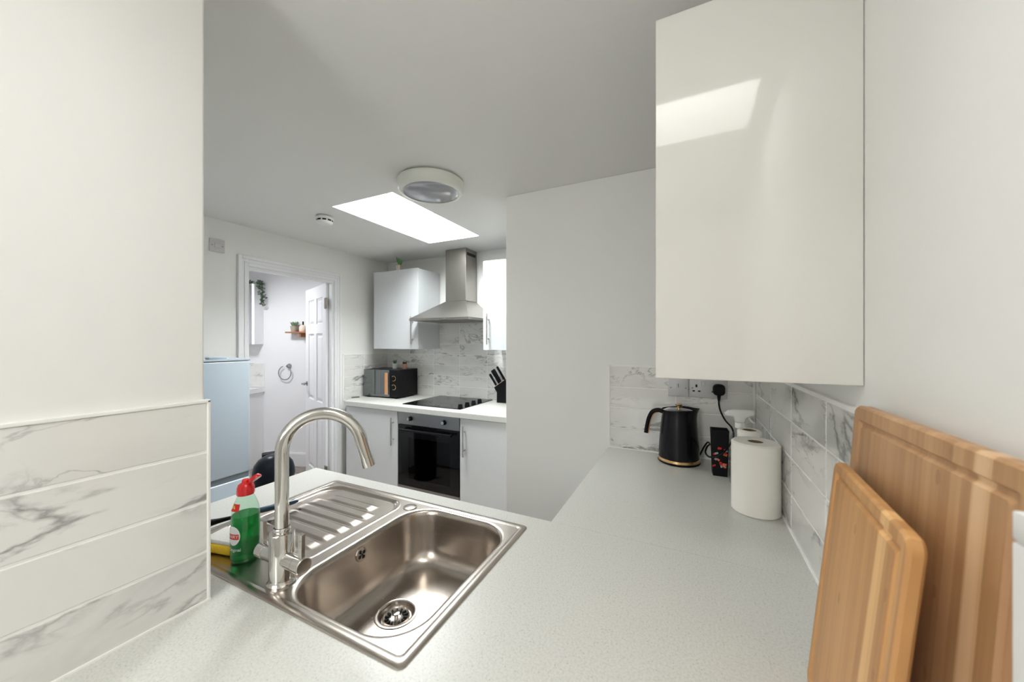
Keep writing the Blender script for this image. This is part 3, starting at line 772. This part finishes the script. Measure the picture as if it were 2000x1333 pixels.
# ------------------------------------------------------------------ corner clutter
def roll(name, label, x, y, r, h):
    t = thing(name, label, 'paper roll', (x, y, WT))
    obj('paper', lathe([(.021, .0), (r - .004, .0), (r, .004), (r, h - .005), (r - .005, h), (.021, h), (.0205, h - .002)], 48, cap=False), 'paper', t, smooth=True)
    obj('core', lathe([(.0205, .0), (.0205, h - .001), (.0195, h - .001), (.0195, .002), (.0, .002)], 32, cap=False), 'cardboard', t, smooth=True)
    return t
roll('paper_towel_roll', 'thick white paper towel roll standing nearest in the corner', .182, 1.335, .0645, .214)
roll('paper_towel_roll', 'nearly used-up paper roll peeking out behind the thick roll', .182, 1.462, .036, .222)
t = thing('spray_bottle', 'clear spray bottle with white trigger head behind the paper rolls', 'spray bottle', (.166, 1.562, WT))
obj('bottle_body', lathe([(.0, .001), (.033, .001), (.036, .006), (.036, .055), (.034, .085), (.036, .12), (.034, .155), (.026, .182), (.0165, .197), (.0145, .205), (.0145, .214)], 32, cap=False), 'clear_plastic', t, smooth=True)
obj('liquid', lathe([(.0, .003), (.034, .003), (.0345, .05), (.0, .05)], 32, cap=False), 'clear_plastic', t, smooth=True)
obj('dip_tube', tube([(0, 0, .21), (.004, 0, .10), (.01, 0, .01)], .0022, 8), 'white_plastic', t, smooth=True)
nk = obj('collar', lathe([(.0, .206), (.017, .206), (.0175, .210), (.0165, .226), (.0, .227)], 28, cap=False), 'white_plastic', t, smooth=True)
sh = [(-.046, -.001), (-.043, -.009), (-.022, -.011), (-.016, -.032), (.013, -.032), (.018, -.014), (.030, -.006), (.044, -.004), (.045, .014), (.010, .016), (-.024, .014), (-.040, .008)]
bm = bmn()
loft([[(x * k + (1 - k) * -.002, y, (z - .002) * k + .260) for x, z in sh] for y, k in ((-.0125, .80), (-.0115, .92), (-.008, 1.0), (.008, 1.0), (.0115, .92), (.0125, .80))], bm, True, True)
obj('trigger_head', bm, 'white_plastic', t, smooth=True, angle=50)
obj('trigger', tube(spline([(.026, 0, .252), (.030, 0, .240), (.038, 0, .230), (.044, 0, .227)], 5), .0032, 8), 'white_plastic', t, smooth=True)
obj('nozzle', tube([(-.044, 0, .254), (-.050, 0, .253)], [.008, .0065], 16), 'white_plastic', t, smooth=True)

t = thing('black_carton', 'black open carton with small red and grey print between kettle and spray bottle', 'carton', (.105, 1.642, WT), math.radians(3))
b0, b1 = .0245, .030
bm = bmn(); loft([[(-b0, -b0, 0), (b0, -b0, 0), (b0, b0, 0), (-b0, b0, 0)], [(-b1, -b1, .178), (b1, -b1, .178), (b1, b1, .178), (-b1, b1, .178)], [(-b1 + .002, -b1 + .002, .178), (b1 - .002, -b1 + .002, .178), (b1 - .002, b1 - .002, .178), (-b1 + .002, b1 - .002, .178)], [(-b0 + .003, -b0 + .003, .02), (b0 - .003, -b0 + .003, .02), (b0 - .003, b0 - .003, .02), (-b0 + .003, b0 - .003, .02)]], bm, True, True)
ct = obj('carton_body', bm, 'black_matt', t)
rp = random.Random(3)
for mat_, cnt in (('red_print', 9), ('orange_print', 3), ('grey_print', 6)):
    for k in range(cnt):
        z = .035 + .075 * rp.random(); x = (-.022 + .042 * rp.random()); s1 = .003 + .004 * rp.random(); s2 = .002 + .003 * rp.random()
        yb = -(b0 + (b1 - b0) * z / .178)
        bm = bmn(); box(bm, -s1, s1, -.0004, .0002, -s2, s2)
        bmesh.ops.rotate(bm, verts=bm.verts, cent=(0, 0, 0), matrix=Matrix.Rotation(rp.uniform(-.8, .8), 3, 'Y'))
        obj('print_mark', bm, mat_, ct, loc=(x, yb, z))

# chopping boards leaning on the right wall (local y along the wall, z up the board, x thickness)
def board(name, label, mat, y0, y1, h, th, xtop, xbot, rz, corner, groove, yref):
    """far end y1, near end y0; xtop/xbot: front-face x at top and bottom of the far edge"""
    lean = math.atan2(xtop - xbot, h)
    t = thing(name, label, 'chopping board', (xbot, y1, WT + th * math.sin(lean) + .0005), rot=(0, lean, rz))
    W = y1 - y0
    out = [(y - W / 2, z + h / 2) for y, z in rrect(W / 2, h / 2, corner, 8)]
    f = lambda ins, x: [(x, y * 1.0 if True else 0, z) for y, z in [(yy - W / 2, zz + h / 2) for yy, zz in rrect(W / 2 - ins, h / 2 - ins, max(.004, corner - ins), 8)]]
    bm = bmn()
    g = groove
    loops = [f(.003, th), f(.0, th - .003), f(.0, .003), f(.003, 0)]
    if g: loops += [f(g, 0), f(g + .003, .0035), f(g + .007, .0035), f(g + .010, 0)]
    loft(loops, bm, True, True)
    obj('board', bm, mat, t, smooth=True, angle=25)
    return t
board('large_chopping_board', 'large bamboo chopping board with juice groove leaning on the right wall', 'bamboo_large', .395, .728, .425, .018, .226, .198, 0, .016, .020, 0)
board('small_chopping_board', 'smaller bamboo chopping board leaning in front of the large one', 'bamboo_small', .447, .703, .345, .0135, .195, .161, math.radians(-4.3), .016, .014, 0)
t = thing('white_box', 'plain white upright box cut off by the right photo edge', 'box', (.190, .120, WT))
obj('box_body', bx(0, .055, 0, .2395, 0, .390, bev=.002), 'white_plastic', t, smooth=True)
obj('box_lid', bx(0, .055, 0, .2395, .3904, .410, bev=.002), 'white_plastic', t, smooth=True)

# ------------------------------------------------------------------ far kitchen: wall cabinets, hood, oven, hob
def wall_unit(label, x0, x1, y0, z0, z1, hx):
    t = thing('wall_unit', label, 'cabinet', (x0, y0, z0), 0, 'white gloss wall units of the far kitchen')
    w = x1 - x0; d = BY - .002 - y0; h = z1 - z0
    obj('carcass', bx(.001, w - .001, .022, d, 0, h - .002), 'gloss_grey' if False else 'wall_gloss', t)
    obj('door', bx(0, w, 0, .020, 0, h, bev=.002), 'wall_gloss', t)
    bar_handle(t, hx - x0, 0, 1.40 - z0, 1.645 - z0)
    return t
plain('wall_gloss', (0.53, 0.545, 0.555), 0.10, coat=0.8, bump=0.01, bscale=40)
wall_unit('white gloss wall unit left of the cooker hood, small plant on top', -2.700, -2.168, 2.530, 1.355, 2.080, -2.222)
wall_unit('white gloss wall unit right of the cooker hood by the partition', -1.496, -.940, 2.530, 1.355, 2.072, -1.445)

t = thing('cooker_hood', 'stainless steel chimney cooker hood above the hob', 'cooker hood', (-1.858, BY - .002, 1.6))
HX, HD = .300, .435
bm = bmn()
cx0, cx1, cy0 = -.1075, .1075, -.178
loops = [[(-HX, -HD, .0), (HX, -HD, .0), (HX, 0, .0), (-HX, 0, .0)], [(-HX, -HD, .020), (HX, -HD, .020), (HX, 0, .020), (-HX, 0, .020)],
         [(cx0, cy0, .182), (cx1, cy0, .182), (cx1, 0, .182), (cx0, 0, .182)]]
loft(loops, bm, False, True)
cn = obj('canopy', bm, 'hood_steel', t)
obj('filter', bx(-HX + .003, HX - .003, -HD + .003, -.003, .002, .008), 'dark_metal', cn)
ch = obj('chimney', bx(cx0, cx1, cy0, 0, .183, CEIL - 1.6 - .001, bev=.002), 'hood_steel', t)
obj('vent_slot', bx(cx1 - .001, cx1 + .0008, cy0 + .02, -.02, CEIL - 1.6 - .062, CEIL - 1.6 - .036), 'dark_hole', ch)
for k in range(5):
    obj('button', bx(.036 + k * .0175, .048 + k * .0175, -HD - .003, -HD + .001, .005, .016, bev=.001), 'chrome', cn)

t = thing('built_in_oven', 'built-in black glass oven with steel control panel below the hob', 'oven', (-2.131, FY + .02, 0))
OW = .597
obj('control_panel', bx(.001, OW - .001, 0, .022, .758, .857, bev=.001), 'oven_steel', t)
bm = bmn(); box(bm, .0, OW, .03, .55, .262, .857)
obj('oven_body', bx(.004, OW - .004, .36, .56, .255, .855), 'black_matt', t)
for a, b_ in ((.004, .03), (OW - .03, OW - .004)): obj('oven_side', bx(a, b_, .023, .36, .265, .855), 'black_matt', t)
obj('oven_cavity_floor', bx(.03, OW - .03, .023, .36, .262, .30), 'black_satin', t)
obj('oven_cavity_roof', bx(.03, OW - .03, .023, .36, .72, .755), 'black_satin', t)
dr_ = obj('oven_door', slab_holes([.001, .11, OW - .085, OW - .001], [.266, .33, .655, .754], {(1, 1)}, 0, .022), 'black_gloss', t, loc=(0, .022, 0), rot=(PI / 2, 0, 0))
obj('window_glass', bx(.108, OW - .083, .001, .004, .328, .657), 'oven_glass', dr_, loc=(0, 0, 0), rot=(0, 0, 0))
for o_ in dr_.children:                       # door mesh was turned upright, keep the pane upright with it
    o_.rotation_euler = (-PI / 2, 0, 0); o_.location = (0, 0, .022)
hb = obj('door_handle', tube([(.05, -.036, .722), (OW - .05, -.036, .722)], .009, 12), 'black_satin', t, smooth=True)
for x in (.07, OW - .07): obj('handle_post', tube([(x, -.036, .722), (x, 0, .722)], .007, 10), 'black_satin', hb, smooth=True)
bm = bmn()
tube([(.045, .10, .51), (OW - .045, .10, .51)], .003, 8, bm=bm)
rk = obj('oven_rack', bm, 'chrome', t, smooth=True)
obj('lower_trim', bx(.001, OW - .001, .002, .022, .236, .264), 'oven_steel', t)
for x in (.130, .459):
    k_ = obj('knob', tube([(x, .0, .8085), (x, -.006, .8085), (x, -.022, .8085), (x, -.024, .8085)], [.020, .0175, .0165, .0145], 24), 'black_satin', t, smooth=True)
    obj('knob_face', tube([(x, -.0238, .8085), (x, -.0255, .8085)], .0135, 24), 'chrome', k_, smooth=True)
obj('oven_plinth', bx(0, OW, .06, .075, 0, .15), 'gloss_grey', t)
obj('plinth_drawer', bx(.001, OW - .001, .0, .018, .155, .234), 'gloss_grey', t)

t = thing('ceramic_hob', 'black glass hob with four knobs on the far worktop', 'hob', (-1.868, 2.588, WT))
obj('glass_top', bx(-.29, .29, -.262, .252, .0, .006, bev=.002), 'black_gloss', t)
for k in range(4):
    y = -.198 + k * .097
    obj('knob', lathe([(.0, .006), (.021, .006), (.0195, .012), (.0165, .030), (.014, .032), (.0, .032)], 24, cap=False, center=(.248, y)), 'black_satin', t, smooth=True)
for (x, y, r) in ((-.16, -.13, .09), (-.16, .12, .075), (.07, -.13, .075), (.07, .12, .09)):
    obj('ring_mark', lathe([(r, .0061), (r, .0064), (r - .0015, .0064), (r - .0015, .0061)], 48, cap=False, center=(x, y)), 'dark_metal', t)

# ------------------------------------------------------------------ microwave and small things
t = thing('microwave', 'black microwave with copper knobs and a wood-look door handle', 'microwave', (-2.587, 2.505, WT), math.radians(3.5))
MW, MD, MH = .405, .285, .262
for sx in (-1, 1):
    for y in (.03, MD - .04): obj('foot', lathe([(.0, 0), (.012, 0), (.012, .012), (.0, .012)], 12, cap=False, center=(sx * .16, y)), 'black_satin', t)
obj('case', bx(-MW / 2, MW / 2, .012, MD, .010, MH, bev=.004), 'black_satin', t)
obj('control_panel', bx(.105, MW / 2, .0, .014, .012, MH - .001, bev=.002), 'black_satin', t)
d_ = obj('door', bx(-MW / 2, .103, .0, .014, .012, MH - .001, bev=.002), 'mw_glass', t)
obj('door_handle', bx(.060, .088, -.016, -.002, .035, MH - .026, bev=.003), 'orange_wood', d_)
obj('handle_edge', bx(.088, .098, -.014, -.0005, .035, MH - .026, bev=.002), 'steel_handle', d_)
for z in (.185, .105):
    k_ = obj('knob', tube([(.153, .001, z), (.153, -.018, z)], [.022, .019], 24), 'black_satin', t, smooth=True)
    rg = [(.153 + .0235 * math.cos(a), -.002, z + .0235 * math.sin(a)) for a in [2 * PI * i / 28 for i in range(29)]]
    obj('knob_ring', tube(rg, .0026, 8), 'gold', k_, smooth=True)

def pot(bm_prof, mat, parent): return obj('pot', lathe(bm_prof, 24, cap=False), mat, parent, smooth=True)
def leaves(n, h, spread, w, rnd, tip=0.0):
    bm = bmn()
    for k in range(n):
        a = 2 * PI * k / n + rnd.random() * .6; s_ = spread * (.35 + .65 * rnd.random()); hh = h * (.65 + .35 * rnd.random())
        d = Vector((math.cos(a), math.sin(a), 0)); p0 = d * .003
        tube([tuple(p0), tuple(p0 + d * s_ * .5 + Vector((0, 0, hh * .55))), tuple(p0 + d * s_ + Vector((0, 0, hh)))], [w * .8, w, w * .12], 6, bm=bm)
    return bm
r_ = random.Random(5)
t = thing('succulent_pot', 'small spiky succulent in white cup on the microwave', 'potted plant', (-2.585, 2.685, WT + MH))
pot([(.0, 0), (.020, 0), (.027, .050), (.0245, .050), (.022, .04), (.0, .04)], 'white_plastic', t)
obj('foliage', leaves(14, .046, .022, .0042, r_), 'leaf_green', t, loc=(0, 0, .04), smooth=True)
obj('spines', leaves(10, .060, .030, .0012, r_), 'leaf_pale', t, loc=(0, 0, .042))
t = thing('succulent_pot', 'small dark succulent in terracotta pot on the microwave', 'potted plant', (-2.472, 2.695, WT + MH))
pot([(.0, 0), (.019, 0), (.024, .036), (.026, .036), (.026, .047), (.023, .047), (.022, .04), (.0, .04)], 'terracotta', t)
obj('foliage', leaves(12, .038, .022, .006, r_), 'leaf_dark', t, loc=(0, 0, .036), smooth=True)
t = thing('succulent_pot', 'small aloe in beige square pot on top of the wall unit', 'potted plant', (-2.408, 2.562, 2.080))
bm = bmn(); loft([[(-.020, -.020, 0), (.020, -.020, 0), (.020, .020, 0), (-.020, .020, 0)], [(-.026, -.026, .047), (.026, -.026, .047), (.026, .026, .047), (-.026, .026, .047)], [(-.022, -.022, .047), (.022, -.022, .047), (.022, .022, .047), (-.022, .022, .047)], [(-.02, -.02, .038), (.02, -.02, .038), (.02, .02, .038), (-.02, .02, .038)]], bm, True, True)
obj('pot', bm, 'stone_pot', t)
obj('foliage', leaves(9, .095, .026, .0075, r_), 'leaf_green', t, loc=(0, 0, .038), smooth=True)

t = thing('knife_block', 'black slanted knife block on the far worktop by the partition', 'knife block', (-1.458, 2.792, WT))
prof = [(-.035, 0), (.075, 0), (.075, .205), (.02, .190), (-.060, .142), (-.035, .105)]
prof = [(-.030, 0), (.085, 0), (.085, .175), (.045, .198), (-.058, .128), (-.030, .088)]
bm = bmn(); A = [bm.verts.new((x, -.045, z)) for x, z in prof]; Bv = [bm.verts.new((x, .045, z)) for x, z in prof]
bm.faces.new(A); bm.faces.new(Bv[::-1])
for i in range(len(prof)): bm.faces.new((A[i], Bv[i], Bv[(i + 1) % len(prof)], A[(i + 1) % len(prof)]))
obj('block', bm, 'black_satin', t)
fx = Vector((.045 + .058, 0, .198 - .128)).normalized(); nx_ = Vector((-fx.z, 0, fx.x))
tp = bmn(); loft([[tuple(Vector((-.058, y, .128)) * (1 - k) + Vector((.045, y, .198)) * k + nx_ * .0005) for k, y in ((.05, -.043), (.95, -.043), (.95, .043), (.05, .043))], [tuple(Vector((-.058, y, .128)) * (1 - k) + Vector((.045, y, .198)) * k + nx_ * .003) for k, y in ((.06, -.042), (.94, -.042), (.94, .042), (.06, .042))]], tp, True, True)
obj('block_top', tp, 'pale_wood', t)
for i, (k, y, L, lab) in enumerate(((.16, -.026, .115, ''), (.36, -.006, .135, ''), (.60, -.026, .13, ''), (.34, .026, .14, ''), (.78, .014, .14, ''))):
    p = Vector((-1.458, 2.792, WT)) + Vector((-.058, y, .128)) * (1 - k) + Vector((.045, y, .198)) * k + nx_ * .003
    pos = ('front left', 'middle', 'front right', 'rear left', 'rear right')[i]
    kn = thing('kitchen_knife', 'black-handled knife at %s of the knife block' % pos, 'knife', tuple(p), 0, 'knives in the block')
    dv = nx_
    w_ = [.0085, .0105, .0098, .0115, .0115, .007]
    obj('handle', tube([tuple(dv * (.004 + L * q)) for q in (0, .15, .45, .8, .95, 1)], w_, 8), 'black_satin', kn, smooth=True)
    obj('bolster', tube([tuple(dv * .0), tuple(dv * .006)], .008, 8), 'steel_handle', kn, smooth=True)

t = thing('worktop_clip', 'small dark clip lying at the left end of the far worktop', 'clip', (-2.800, 2.405, WT), math.radians(58))
obj('clip_body', bx(-.035, .035, -.006, .006, 0, .012, bev=.003), 'dark_metal', t, smooth=True)

# ------------------------------------------------------------------ fridge, bin
t = thing('fridge_freezer', 'pale blue fridge freezer by the doorway wall', 'fridge', (-2.17, 1.163, 0))
fd = .645; fw = .54
obj('cabinet', bx(-fd, -.055, -fw, 0, .02, 1.318, bev=.006), 'fridge_blue', t, smooth=True)
obj('upper_door', bx(-.052, 0, -fw, 0, .712, 1.318, bev=.008, seg=3), 'fridge_blue', t, smooth=True)
obj('top_cap', bx(-fd, .001, -fw - .001, .001, 1.319, 1.331, bev=.003), 'fridge_blue', t, smooth=True)
obj('seal_gap', bx(-.056, -.006, -fw + .004, -.004, .68, .714), 'fridge_gap', t)
obj('lower_door', bx(-.052, 0, -fw, 0, .055, .684, bev=.008, seg=3), 'fridge_blue', t, smooth=True)
obj('hinge_cover', bx(-.055, -.012, -.185, -.105, 1.331, 1.343, bev=.003), 'fridge_blue', t, smooth=True)
for x in (-.08, -fd + .05):
    for y in (-fw + .05, -.05): obj('foot', lathe([(.0, 0), (.018, 0), (.018, .022), (.0, .022)], 12, cap=False, center=(x, y)), 'black_satin', t)

t = thing('pedal_bin', 'shiny black pedal bin with domed lid in front of the doorway', 'bin', (-2.487, 1.478, 0), math.radians(-26))
obj('bin_body', lathe([(.0, .004), (.108, .004), (.112, .01), (.119, .52), (.121, .53), (.0, .53)], 40, cap=False), 'bin_black', t, smooth=True)
obj('lid', lathe([(.122, .532), (.123, .545), (.120, .575), (.110, .612), (.089, .642), (.058, .662), (.028, .671), (.0, .673)], 40, cap=False), 'bin_black', t, smooth=True)
obj('lid_hinge', bx(-.128, -.060, -.06, .06, .50, .664, bev=.008), 'black_matt', t, smooth=True)
obj('base_ring', lathe([(.0, 0), (.112, 0), (.116, .004), (.116, .018), (.112, .02)], 40, cap=False), 'black_matt', t, smooth=True)
obj('pedal', bx(.10, .16, -.03, .03, .012, .022, bev=.004), 'steel_handle', t)

# ------------------------------------------------------------------ ceiling and wall fittings
t = thing('ceiling_lamp', 'round white flush ceiling lamp with grey lens beside the skylight', 'ceiling light', (-1.190, 1.490, CEIL))
obj('base_ring', lathe([(.0, 0), (.145, 0), (.148, -.004), (.166, -.010), (.168, -.020), (.163, -.048), (.155, -.060), (.143, -.064), (.138, -.062)], 64, cap=False), 'lamp_ring', t, smooth=True)
obj('lens', lathe([(.140, -.060), (.128, -.064), (.09, -.070), (.05, -.073), (.0, -.074)], 64, cap=False), 'lamp_lens', t, smooth=True)
t = thing('smoke_alarm', 'white smoke alarm with dark vents on the ceiling', 'smoke alarm', (-2.150, 1.602, CEIL))
obj('mount', lathe([(.0, 0), (.048, 0), (.050, -.008), (.0, -.008)], 40, cap=False), 'grey_plate', t, smooth=True)
obj('housing', lathe([(.0, -.009), (.052, -.009), (.055, -.013), (.055, -.022), (.050, -.025), (.046, -.026), (.046, -.036), (.050, -.037), (.046, -.046), (.034, -.054), (.0, -.056)], 40, cap=False), 'white_plastic', t, smooth=True)
for k in range(9):
    a = 2 * PI * k / 9
    b_ = bmn(); box(b_, .040, .0478, -.011, .011, -.036, -.026)
    bmesh.ops.rotate(b_, verts=b_.verts, cent=(0, 0, 0), matrix=Matrix.Rotation(a, 3, 'Z'))
    obj('vent', b_, 'dark_hole', t)
t = thing('switch_plate', 'grey fused switch plate high on the doorway wall', 'switch', (DX, 1.318, 2.065))
obj('plate', bx(0, .009, -.044, .044, -.042, .042, bev=.003), 'grey_plate', t, smooth=True)
obj('rocker', bx(.008, .013, -.016, .016, -.016, .016, bev=.002), 'grey_plate', t)
for s in (-1, 1): obj('screw', tube([(.0085, s * .030, 0), (.0102, s * .030, 0)], .004, 12), 'dark_metal', t, smooth=True)

# ------------------------------------------------------------------ door leaf, open into the bathroom
hx0, hy0 = DX - .055, DO[1] - .020
da = math.atan2(2.445 - hy0, -3.55 - hx0)
dr1 = sempty('door_1', 'white six-panel door standing open into the bathroom')
dr1.location = (hx0, hy0, 0); dr1.rotation_euler = (0, 0, da)
DWD, DHT = .672, 1.945
px_ = [0, .10, .290, .375, .565, DWD]; pz_ = [.008, .19, .73, .86, 1.50, 1.59, 1.83, DHT]
skip = {(1, 1), (3, 1), (1, 3), (3, 3), (1, 5), (3, 5)}
lf = obj('door_leaf', slab_holes(px_, pz_, skip, -.019, .019), 'white_wood', dr1, rot=(PI / 2, 0, 0))
for (i, j) in sorted(skip):
    x0, x1, z0, z1 = px_[i], px_[i + 1], pz_[j], pz_[j + 1]
    bm = bmn()
    q = lambda ins, y: [(x0 + ins, y, z0 + ins), (x1 - ins, y, z0 + ins), (x1 - ins, y, z1 - ins), (x0 + ins, y, z1 - ins)]
    loft([q(0, -.008), q(0, .012), q(.012, .008), q(.022, .008), q(.040, .016), q(.041, .016)], bm, True, True)
    loft([q(0, .008), q(0, -.012), q(.012, -.008), q(.022, -.008), q(.040, -.016), q(.041, -.016)], bm, True, True)
    obj('panel', bm, 'white_wood', dr1)
for z in (.27, 1.765):
    obj('hinge', bx(-.026, .020, .012, .027, z - .048, z + .048, bev=.002), 'dark_metal', dr1)
hn = obj('handle', tube([(DWD - .055, .02, 1.0), (DWD - .055, .062, 1.0), (DWD - .06, .066, 1.0), (DWD - .150, .066, 1.0)], [.009, .009, .009, .007], 12), 'grey_chrome', dr1, smooth=True)
obj('handle_rose', tube([(DWD - .055, .018, 1.0), (DWD - .055, .026, 1.0)], .024, 20), 'grey_chrome', hn, smooth=True)

# ------------------------------------------------------------------ bathroom things
def bthing(name, label, cat, u, v, z, group=None): 
    p = bth(u, v); return thing(name, label, cat, (p[0], p[1], z), BA, group)
t = bthing('mirror_cabinet', 'white mirror cabinet with lit edge in the bathroom', 'cabinet', -.775, 0, 1.395)
obj('cabinet_body', bx(-.31, .31, -.13, -.001, 0, .68), 'white_wood', t)
obj('mirror_door', bx(-.31, .298, -.150, -.131, .001, .679), 'mirror', t)
obj('light_strip', bx(.299, .311, -.151, -.130, .0, .68), 'led_strip', t)
t = bthing('vanity_unit', 'white bathroom vanity unit beneath the mirror cabinet', 'cabinet', -.80, 0, 0)
obj('unit_body', bx(-.33, .335, -.40, -.001, .0, .842, bev=.003), 'white_wood', t)
obj('door', bx(-.325, .330, -.418, -.401, .06, .835, bev=.003), 'white_wood', t)
t = bthing('basin', 'white bathroom basin on the vanity unit', 'basin', -.80, 0, .843)
obj('basin_bowl', slab_holes([-.345, -.28, .28, .350], [-.435, -.39, -.12, -.0005], {(1, 1)}, 0, .052), 'basin_white', t)
obj('basin_bottom', bx(-.281, .281, -.391, -.119, .001, .012), 'basin_white', t)
sp_ = struct(obj('trim_2', bx(-1.15, -.452, -.009, -.001, .896, 1.175), 'grout', loc=(BP.x, BP.y, 0), rot=(0, 0, BA)), 'marble tile upstand above the bathroom basin')
for k in range(2):
    s_ = obj('tile', bx(-.148, .148, -.0015, 0, -.137, .137), 'marble', sp_, loc=(-.603 - k * .3, -.009, 1.035))
t = bthing('trailing_plant', 'trailing artificial ivy hanging over the mirror cabinet', 'plant', -.578, -.0, 2.078)
bm = bmn(); rr = random.Random(9)
for k in range(230):
    q = rr.random(); 
    if q < .35: c = Vector((-.20 + .36 * q / .35, -.06 + rr.uniform(-.03, .03), .02 + rr.uniform(-.015, .03)))
    else:
        s_ = (q - .35) / .65; c = Vector((.13 + .05 * math.sin(s_ * 1.7) + rr.uniform(-.035, .035) * (1 - .4 * s_), -.09 + rr.uniform(-.03, .03), .03 - .27 * s_ ** 1.3 + rr.uniform(-.02, .02)))
    n1 = Vector((rr.uniform(-1, 1), rr.uniform(-1, 1), rr.uniform(-1, .5))).normalized(); n2 = n1.cross(Vector((rr.uniform(-1, 1), rr.uniform(-1, 1), rr.uniform(-1, 1)))).normalized()
    L = rr.uniform(.012, .020)
    vs = [bm.verts.new(c + n1 * L * a + n2 * L * b_) for a, b_ in ((-1, 0), (-.2, .55), (1, 0), (-.2, -.55))]
    bm.faces.new(vs)
f_ = obj('foliage', bm, 'leaf_ivy', t); f_['kind'] = 'stuff'
obj('stem', tube(spline([(-.2, -.06, .006), (.0, -.06, .012), (.13, -.08, .015), (.175, -.09, -.08), (.16, -.09, -.22)], 6), .003, 6), 'leaf_ivy', t, smooth=True)
t = bthing('wall_shelf', 'small wooden wall shelf in the bathroom by the open door', 'shelf', .06, 0, 1.520)
obj('shelf_board', bx(-.17, .17, -.10, -.001, 0, .016, bev=.002), 'shelf_wood', t)
obj('bracket', bx(-.012, .012, -.08, -.001, -.045, -.0005, bev=.003), 'shelf_wood', t)
t = bthing('succulent_pot', 'small green succulent in grey pot on the bathroom shelf', 'potted plant', -.035, .05, 1.536)
pot([(.0, 0), (.030, 0), (.040, .065), (.036, .065), (.034, .05), (.0, .05)], 'stone_pot', t)
obj('foliage', leaves(14, .075, .045, .009, r_), 'leaf_pale', t, loc=(0, 0, .045), smooth=True)
t = bthing('cream_jar', 'cream coloured jar with dark pump on the bathroom shelf', 'jar', .075, .05, 1.536)
obj('jar_body', lathe([(.0, 0), (.036, 0), (.040, .006), (.040, .055), (.028, .07), (.014, .076), (.0, .077)], 28, cap=False), 'cream_jar', t, smooth=True)
obj('pump', tube([(.0, 0, .076), (.0, 0, .108), (.0, -.004, .112)], .008, 10), 'black_satin', t, smooth=True)
t = bthing('towel_ring', 'chrome towel ring on the bathroom wall', 'towel ring', -.135, 0, 1.145)
obj('rose', tube([(0, -.001, 0), (0, -.012, 0), (0, -.03, 0), (0, -.036, 0)], [.028, .026, .016, .014], 20), 'grey_chrome', t, smooth=True)
RR = .078
obj('ring', tube([(-.035 + RR * math.sin(a), -.03, -.078 + RR * math.cos(a)) for a in [.45 + (2 * PI - .75) * i / 40 for i in range(41)]], .0052, 8), 'grey_chrome', t, smooth=True)
